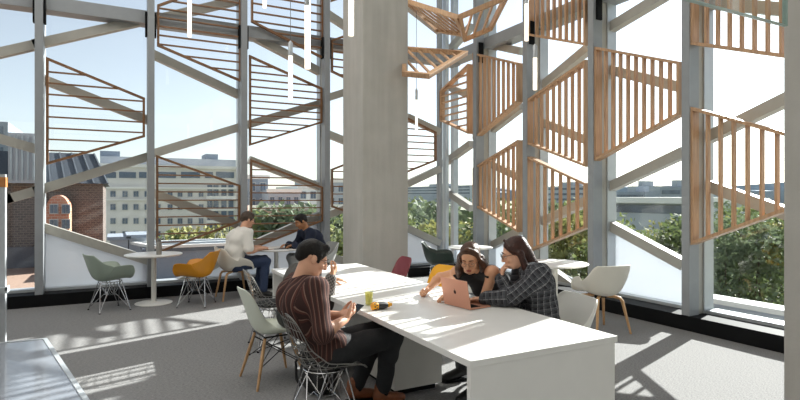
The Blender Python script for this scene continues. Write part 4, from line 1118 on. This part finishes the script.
rb = MB()
for i in range(12):
    t = i/11; a = Vector(pts[0]).lerp(Vector(pts[1]), t)-o; b = Vector(tp[0]).lerp(Vector(tp[1]), t)-o; rb.bar(a+Vector((0, -.02, .01)), b+Vector((0, -.02, .01)), .1, .07)
rb.build('roof_ribs', ROOFM, bl)
lo, hi = ybox(8, 36, 133, 183, 41.3, 8)
bpart('reflected_tower', (lo, hi), GRY, bl)  # solid block standing in for a tower reflected in the window glass
for i in range(5): bpart('reflected_glazing', ((lo[0]+.1+i*(hi[0]-lo[0])/5, 41.2, lo[2]+.2), (lo[0]+(i+1)*(hi[0]-lo[0])/5-.08, 41.3, hi[2]-.15)), mat('reflected_glass', '#9aa5ac', .2, 0, .25, .8), bl)

# red rounded bay with four windows
A_ = ybox(46, 69, 195, 250, 39, 2.5); bl2 = bempty(A_, 'sunlit red brick bay with a rounded top and small white windows')
o = bl2.location; x0, x1, z1, z0 = A_[0][0], A_[1][0], A_[1][2], -3.0
prof = [(x0, z0), (x1, z0), (x1, z1-.9)]+[((x0+x1)/2+(x1-x0)/2*math.cos(t), z1-.9+.9*math.sin(t)) for t in [PI*i/12 for i in range(1, 12)]]+[(x0, z1-.9)]
MB().prism([Vector((x, 39, z))-o for x, z in prof], (0, 2.6, 0)).build('wall', BRR, bl2)
windows(bl2, 39, 'y', 2, 2, .46, .6, [(on_y(x, y, 39).x, 39, on_y(x, y, 39).z) for y in (209, 224) for x in (54, 66)])
# pale hotel
Y_ = 85; A_ = ybox(98, 240, 168, 262, Y_, 18); bl3 = bempty(A_, 'long pale hotel with rows of small windows outside the left windows')
bpart('wall', ((A_[0][0], Y_, GRD), A_[1]), HOT, bl3)
for yt, yb in ((165, 168), (187, 189), (199, 200.2)): 
    lo, hi = ybox(97, 241, yt, yb, Y_-.4, .5); bpart('band', (lo, hi), HOTB, bl3)
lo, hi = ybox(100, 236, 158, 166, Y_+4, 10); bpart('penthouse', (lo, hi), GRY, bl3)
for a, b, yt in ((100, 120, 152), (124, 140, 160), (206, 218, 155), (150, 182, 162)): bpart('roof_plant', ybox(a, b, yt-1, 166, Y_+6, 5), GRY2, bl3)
for a, b in ((104, 116), (119, 136), (139, 148), (158, 176), (181, 200), (205, 213), (216, 234)): bpart('clerestory_pane', ybox(a, b, 172, 178, Y_-.1, .2), PANE, bl3)
wm = abs(on_y(117, 190, Y_).x-on_y(110, 190, Y_).x)
windows(bl3, Y_, 'y', 0, 0, wm*.85, wm*1.05, [(on_y(x, y, Y_).x, Y_, on_y(x, y, Y_).z) for y in (194, 207, 221, 234) for x in (113, 125, 136, 147, 158, 170, 180, 190, 201)])
for i, x in enumerate((210, 216, 224, 231)): bpart('window_strip', ybox(x-2.5, x+2.5, 185, 232, Y_-.15, .2), PANE, bl3)
for y in (196, 208, 220): bpart('spandrel', ybox(206, 235, y, y+3, Y_-.25, .2), HOTB, bl3)
# offices seen between the two men
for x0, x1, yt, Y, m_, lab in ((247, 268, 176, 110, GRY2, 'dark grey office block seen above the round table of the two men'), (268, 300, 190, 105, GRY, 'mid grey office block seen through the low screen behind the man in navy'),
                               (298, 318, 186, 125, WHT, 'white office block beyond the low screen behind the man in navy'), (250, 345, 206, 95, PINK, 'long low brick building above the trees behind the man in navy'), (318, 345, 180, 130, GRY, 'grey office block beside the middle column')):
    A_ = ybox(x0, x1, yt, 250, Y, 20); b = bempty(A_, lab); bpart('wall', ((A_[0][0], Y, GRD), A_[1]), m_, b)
    w = A_[1][0]-A_[0][0]; hgt = A_[1][2]-(-4)
    k = max(2, int((x1-x0)/8)); bpart('roof_edge', ((A_[0][0]-.3, Y-.3, A_[1][2]-.6), (A_[1][0]+.3, Y, A_[1][2]+.2)), HOTB, b)
    windows(b, Y, 'y', 0, 0, w/k*.6, 1.9, [(A_[0][0]+w*(i+.5)/k, Y, A_[1][2]-2.2-3.2*j) for j in range(3) for i in range(k)])
# towers left
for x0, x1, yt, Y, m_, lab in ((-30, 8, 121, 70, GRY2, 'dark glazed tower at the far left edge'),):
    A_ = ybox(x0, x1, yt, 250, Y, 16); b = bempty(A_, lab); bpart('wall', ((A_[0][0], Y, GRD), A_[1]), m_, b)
    for i in range(6): bpart('window_band', ((A_[0][0]+.4, Y-.1, A_[1][2]-1.6-2.2*i), (A_[1][0]-.4, Y, A_[1][2]-.5-2.2*i)), PANE, b)
# rooftop skylight and parapets on the terrace
skp = on_d(212, 258, 31)
sk = empty('rooftop_skylight', (skp.x, skp.y, -3), 0, 'white framed rooftop skylight on the gravel terrace outside', 'skylight')
m = MB()
for (a, b) in (((-3, 0, 1.8), (3, 0, 1.8)), ((-3, 0, 1.8), (-4, 3.5, 1.8)), ((-4, 3.5, 1.8), (2.6, 3.5, 1.8)), ((3, 0, 1.8), (2.6, 3.5, 1.8)), ((-3.5, 1.8, 1.8), (2.8, 1.8, 1.8))): m.bar(a, b, .22, .16)
m.build('frame', WHT, sk); MB().box((-3.6, .1, 1.5), (2.8, 3.4, 1.7)).build('glazing', PANE, sk); MB().box((-3.4, .2, 0), (2.6, 3.3, 1.5)).build('kerb', GRY2, sk)
for x0, x1, yt, lab in ((110, 128, 240, 'grey rooftop plant box in front of the hotel'), (129, 147, 238, 'dark rooftop plant box just left of the second post')):
    A_ = ybox(x0, x1, yt, 254, 36, 3); b = empty('rooftop_unit', ((A_[0][0]+A_[1][0])/2, 37, -3), 0, lab, 'rooftop unit')
    bpart('casing', ((A_[0][0], 36, -3), A_[1]), GRY, b); bpart('cap', ((A_[0][0]-.15, 35.8, A_[1][2]), (A_[1][0]+.15, 39.2, A_[1][2]+.2)), GRY2, b)
# right side skyline
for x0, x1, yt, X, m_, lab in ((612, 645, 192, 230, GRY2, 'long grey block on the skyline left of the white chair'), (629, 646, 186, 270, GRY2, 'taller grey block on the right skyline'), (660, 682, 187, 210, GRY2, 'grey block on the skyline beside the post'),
                               (405, 470, 186, 400, GRY, 'far haze-tinted office slab right of the middle column'), (540, 590, 186, 300, GRY, 'grey slab block seen through the low upright screen')):
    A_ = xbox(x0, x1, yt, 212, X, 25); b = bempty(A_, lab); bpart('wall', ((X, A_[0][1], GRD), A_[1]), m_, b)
    y0, y1 = A_[0][1], A_[1][1]
    bpart('roof_plant', ((X+2, y0+(y1-y0)*.35, A_[1][2]), (X+12, y0+(y1-y0)*.6, A_[1][2]+3)), GRY, b)
    for j in range(3): bpart('window_band', ((X-.2, y0+1, A_[1][2]-3-4*j), (X, y1-1, A_[1][2]-1.4-4*j)), PANE, b)
A_ = xbox(605, 690, 203, 216, 75, 14); b = bempty(A_, 'long low white pavilion with a flat roof outside the right windows')
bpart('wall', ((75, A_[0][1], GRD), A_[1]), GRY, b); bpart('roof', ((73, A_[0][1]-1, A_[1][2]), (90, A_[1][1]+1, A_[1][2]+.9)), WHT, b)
bpart('glass_band', ((74.8, A_[0][1]+.5, A_[1][2]-1.6), (75, A_[1][1]-.5, A_[1][2]-.3)), PANE, b)
# terrace edge on the right: pale slabs and a low parapet
structure('terrace', MB().box((GX+.6, -8, -1.6), (13.5, 9, -1.8)), mat('terrace_paving', '#b9b8b6', .8, 0, .05, 2))
pp = empty('parapet', (13.2, 3, -1.8), 0, 'low pale parapet wall at the edge of the outdoor terrace', 'parapet')
MB().box((-.2, -10, 0), (.2, 7, .78)).build('wall', GRY, pp); MB().box((-.3, -10.1, .78), (.3, 7.1, .9)).build('coping', WHT, pp)
pl = empty('planter', (10.2, 4.35, -1.8), 0, 'pale box planter on the outdoor terrace beside the right column', 'planter')
MB().box((-.8, -1.4, 0), (.8, 1.4, .55)).build('box', HOT, pl); MB().box((-.86, -1.46, .55), (.86, 1.46, .63)).build('rim', WHT, pl)

# trees
LEAF = [mat_leaf('leaf_a', '#707b4a'), mat_leaf('leaf_b', '#606e46'), mat_leaf('leaf_c', '#8a8a52'), mat_leaf('leaf_d', '#68755a')]
TRUNK = mat('bark', '#4d4036', .9)
def tree(x, y, zb, h, r, mi, n, label, seed, group=None, ls=.3):
    t = empty('tree', (x, y, zb), 0, label, 'tree', group)
    rg = np.random.RandomState(seed)
    zc = h-r*.95
    cl = [(r*.5*math.cos(2.4*k_)*(.4+.6*(k_ > 1)), r*.5*math.sin(2.4*k_)*(.4+.6*(k_ > 1)), (min(zc+rg.normal(0, r*.3), h-r*.5) if k_ < 9 else h-r*(1.5+.22*(k_-9))), r*rg.uniform(.42, .56)) for k_ in range(16)]
    m = MB(); vs = []; fs = []
    for i in range(n):
        c = cl[rg.randint(16)]; d = rg.normal(size=3); d /= np.linalg.norm(d); rr = c[3]*rg.uniform(.75, 1.05)
        p = np.array(c[:3])+d*rr*np.array([1, 1, .8]); a = rg.normal(size=3); a /= np.linalg.norm(a); b = np.cross(a, d+rg.normal(0, .5, 3)); b /= np.linalg.norm(b)+1e-9; s = ls*rg.uniform(.6, 1.3)
        o = len(vs); vs += [p-a*s, p+b*s*.5, p+a*s, p-b*s*.5]; fs.append((o, o+1, o+2, o+3))
    m.v = [tuple(v) for v in vs]; m.f = fs
    me = bpy.data.meshes.new('crown'); me.from_pydata(m.v, [], m.f); link('crown', me, LEAF[mi], t, 'all')
    tb = MB().tube([(0, 0, 0), (.05*r, 0, h*.3), (0, .05*r, h*.6)], [r*.07, r*.055, r*.03], 8)
    for k in range(4): c = cl[k]; tb.tube([(0, 0, h*.4), (c[0]*.5, c[1]*.5, h*.5), c[:3]], [r*.035, r*.025, r*.012], 6)
    tb.build('trunk', TRUNK, t, smooth=True)
sd = 0
def ptree(px, yt, dist, r, mi, label, group=None, n=1400, ls=None, zb=GRD):
    global sd; sd += 1
    p = on_d(px, yt, dist); h = (p.z-zb)/.95
    tree(p.x, p.y, zb, h, r, mi, n, label, sd, group, ls or dist*.0062)
ptree(205, 226, 47, 3.6, 2, 'yellow-green tree behind the man in the white shirt', n=2200)
ptree(258, 221, 50, 3.6, 0, 'green tree seen through the screen between the two men', n=2200)
ptree(180, 232, 50, 2.8, 1, 'small dark green tree in front of the hotel', n=1600)
ptree(318, 224, 44, 3.2, 2, 'yellow-green tree just left of the middle column', n=2000)
ptree(343, 215, 44, 3.4, 0, 'tree whose crown is cut by the middle column', n=2000)
G1 = 'trees outside the windows right of the middle column'
for i, (x, yt, d, r, mi) in enumerate(((412, 215, 42, 3, 0), (430, 205, 60, 4, 3), (450, 224, 40, 3, 2), (492, 216, 38, 2.8, 1), (510, 212, 48, 3.4, 3), (548, 214, 34, 3, 2), (566, 208, 42, 3.2, 0), (583, 213, 34, 2.6, 2),
                                       (612, 222, 30, 2.6, 0), (632, 219, 34, 2.8, 1), (652, 221, 30, 2.4, 0), (673, 220, 33, 2.8, 2), (690, 219, 31, 2.4, 1), (712, 206, 34, 2.8, 3), (728, 212, 26, 2.2, 1), (745, 205, 38, 3, 0), (762, 208, 30, 2.6, 2), (782, 204, 32, 2.8, 0), (735, 226, 22, 1.8, 3), (768, 222, 22, 1.9, 1), (800, 206, 30, 2.6, 1))):
    lab = ['broad leafy tree outside, low in the window right of the middle column', 'far grey-green tree behind the dark green armchair', 'yellowish tree behind the narrow corner screen', 'dark tree between the two women, outside', 'grey-green tree behind the upper of the two upright screens', 'yellowish tree behind the low screen above the plaid shirt', 'tall green tree behind the low screen above the plaid shirt', 'yellowish tree left of the white free-standing chair',
           'green tree just above the white free-standing chair', 'dark green tree below the low white pavilion', 'green tree in the middle below the low white pavilion', 'yellowish tree below the right end of the pavilion', 'dark tree hidden partly by the post right of the pavilion', 'tall grey-green tree at the left of the rightmost window', 'dark tree in the rightmost window, second from the post', 'tall green tree in the middle of the rightmost window', 'yellowish tree in the rightmost window', 'green tree next to the right concrete column', 'small grey-green shrub low in the rightmost window', 'small dark shrub by the outdoor planter', 'dark tree half behind the right concrete column'][i]
    ptree(x, yt, d, r, mi, lab, G1, n=2300)
# far belts of woodland up to the horizon
for i in range(26):
    x = 400+i*17; ptree(x, 199+R.uniform(-3, 4), 120+R.uniform(0, 60), 8, R.choice([0, 1, 3]), 'distant tree in the belt of woodland on the right horizon', 'distant woodland trees', n=420, ls=1.3)
for i in range(8): ptree(245+i*14, 206+R.uniform(-3, 4), 85, 4, R.choice([0, 3]), 'distant tree below the offices on the left skyline', 'distant street trees', n=420, ls=.8)
hm = MB()
for k in range(3):
    pr = []
    for i in range(60):
        y = -900+i*50; pr.append((y, 10+k*6+9*math.sin(i*.31+k*2)+5*math.sin(i*.83+k)))
    hm.prism([(1000+k*150, -900, GRD)]+[(1000+k*150, y, z) for y, z in pr]+[(1000+k*150, 2050, GRD)], (60, 0, 0))
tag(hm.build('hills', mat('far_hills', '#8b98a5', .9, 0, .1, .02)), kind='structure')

# ------------------------------------------------------------------ light
w = bpy.data.worlds.new('world'); SC.world = w; w.use_nodes = True
nt = w.node_tree; bg = nt.nodes['Background']
sky = nt.nodes.new('ShaderNodeTexSky'); sky.sky_type = 'NISHITA'; sky.sun_disc = False
sky.sun_elevation = D(27.9); sky.sun_rotation = math.atan2(.953, .303); sky.altitude = 100; sky.air_density = 1.0; sky.dust_density = .7; sky.ozone_density = 1.0
hs = nt.nodes.new('ShaderNodeHueSaturation'); hs.inputs['Saturation'].default_value = .45
nt.links.new(sky.outputs[0], hs.inputs['Color']); nt.links.new(hs.outputs[0], bg.inputs[0]); bg.inputs[1].default_value = .225
sl = bpy.data.lights.new('sun', 'SUN'); sl.energy = 20.0; sl.angle = D(.55); sl.color = (1, .95, .88)
so = bpy.data.objects.new('sun', sl); COL.objects.link(so); so.rotation_euler = Vector((-.953, -.303, -.537)).to_track_quat('-Z', 'Y').to_euler(); so.location = (20, 10, 15)
def area(name, loc, sx, sy, e, rot=(0, 0, 0)):
    l = bpy.data.lights.new(name, 'AREA'); l.shape = 'RECTANGLE'; l.size = sx; l.size_y = sy; l.energy = e; l.color = (1, .97, .93)
    o = bpy.data.objects.new(name, l); COL.objects.link(o); o.location = loc; o.rotation_euler = rot
area('fill_light', (0, 5.5, TOP-.05), 6, 5, 240); area('fill_light', (-4, -1, 3.66), 7, 5, 120); area('fill_light', (-5.5, 5, TOP-.05), 5, 6, 130)  # unseen area lamps added as ambient fill for the shaded room
vs = SC.view_settings; vs.view_transform = 'Standard'; vs.look = 'None'; vs.gamma = 1; vs.use_curve_mapping = False; vs.exposure = 0.0
cy = SC.cycles; cy.max_bounces = 10; cy.diffuse_bounces = 4; cy.glossy_bounces = 4; cy.transparent_max_bounces = 24; cy.transmission_bounces = 6
cy.caustics_reflective = False; cy.caustics_refractive = False; cy.sample_clamp_indirect = 6
try: cy.use_denoising = True
except Exception: pass
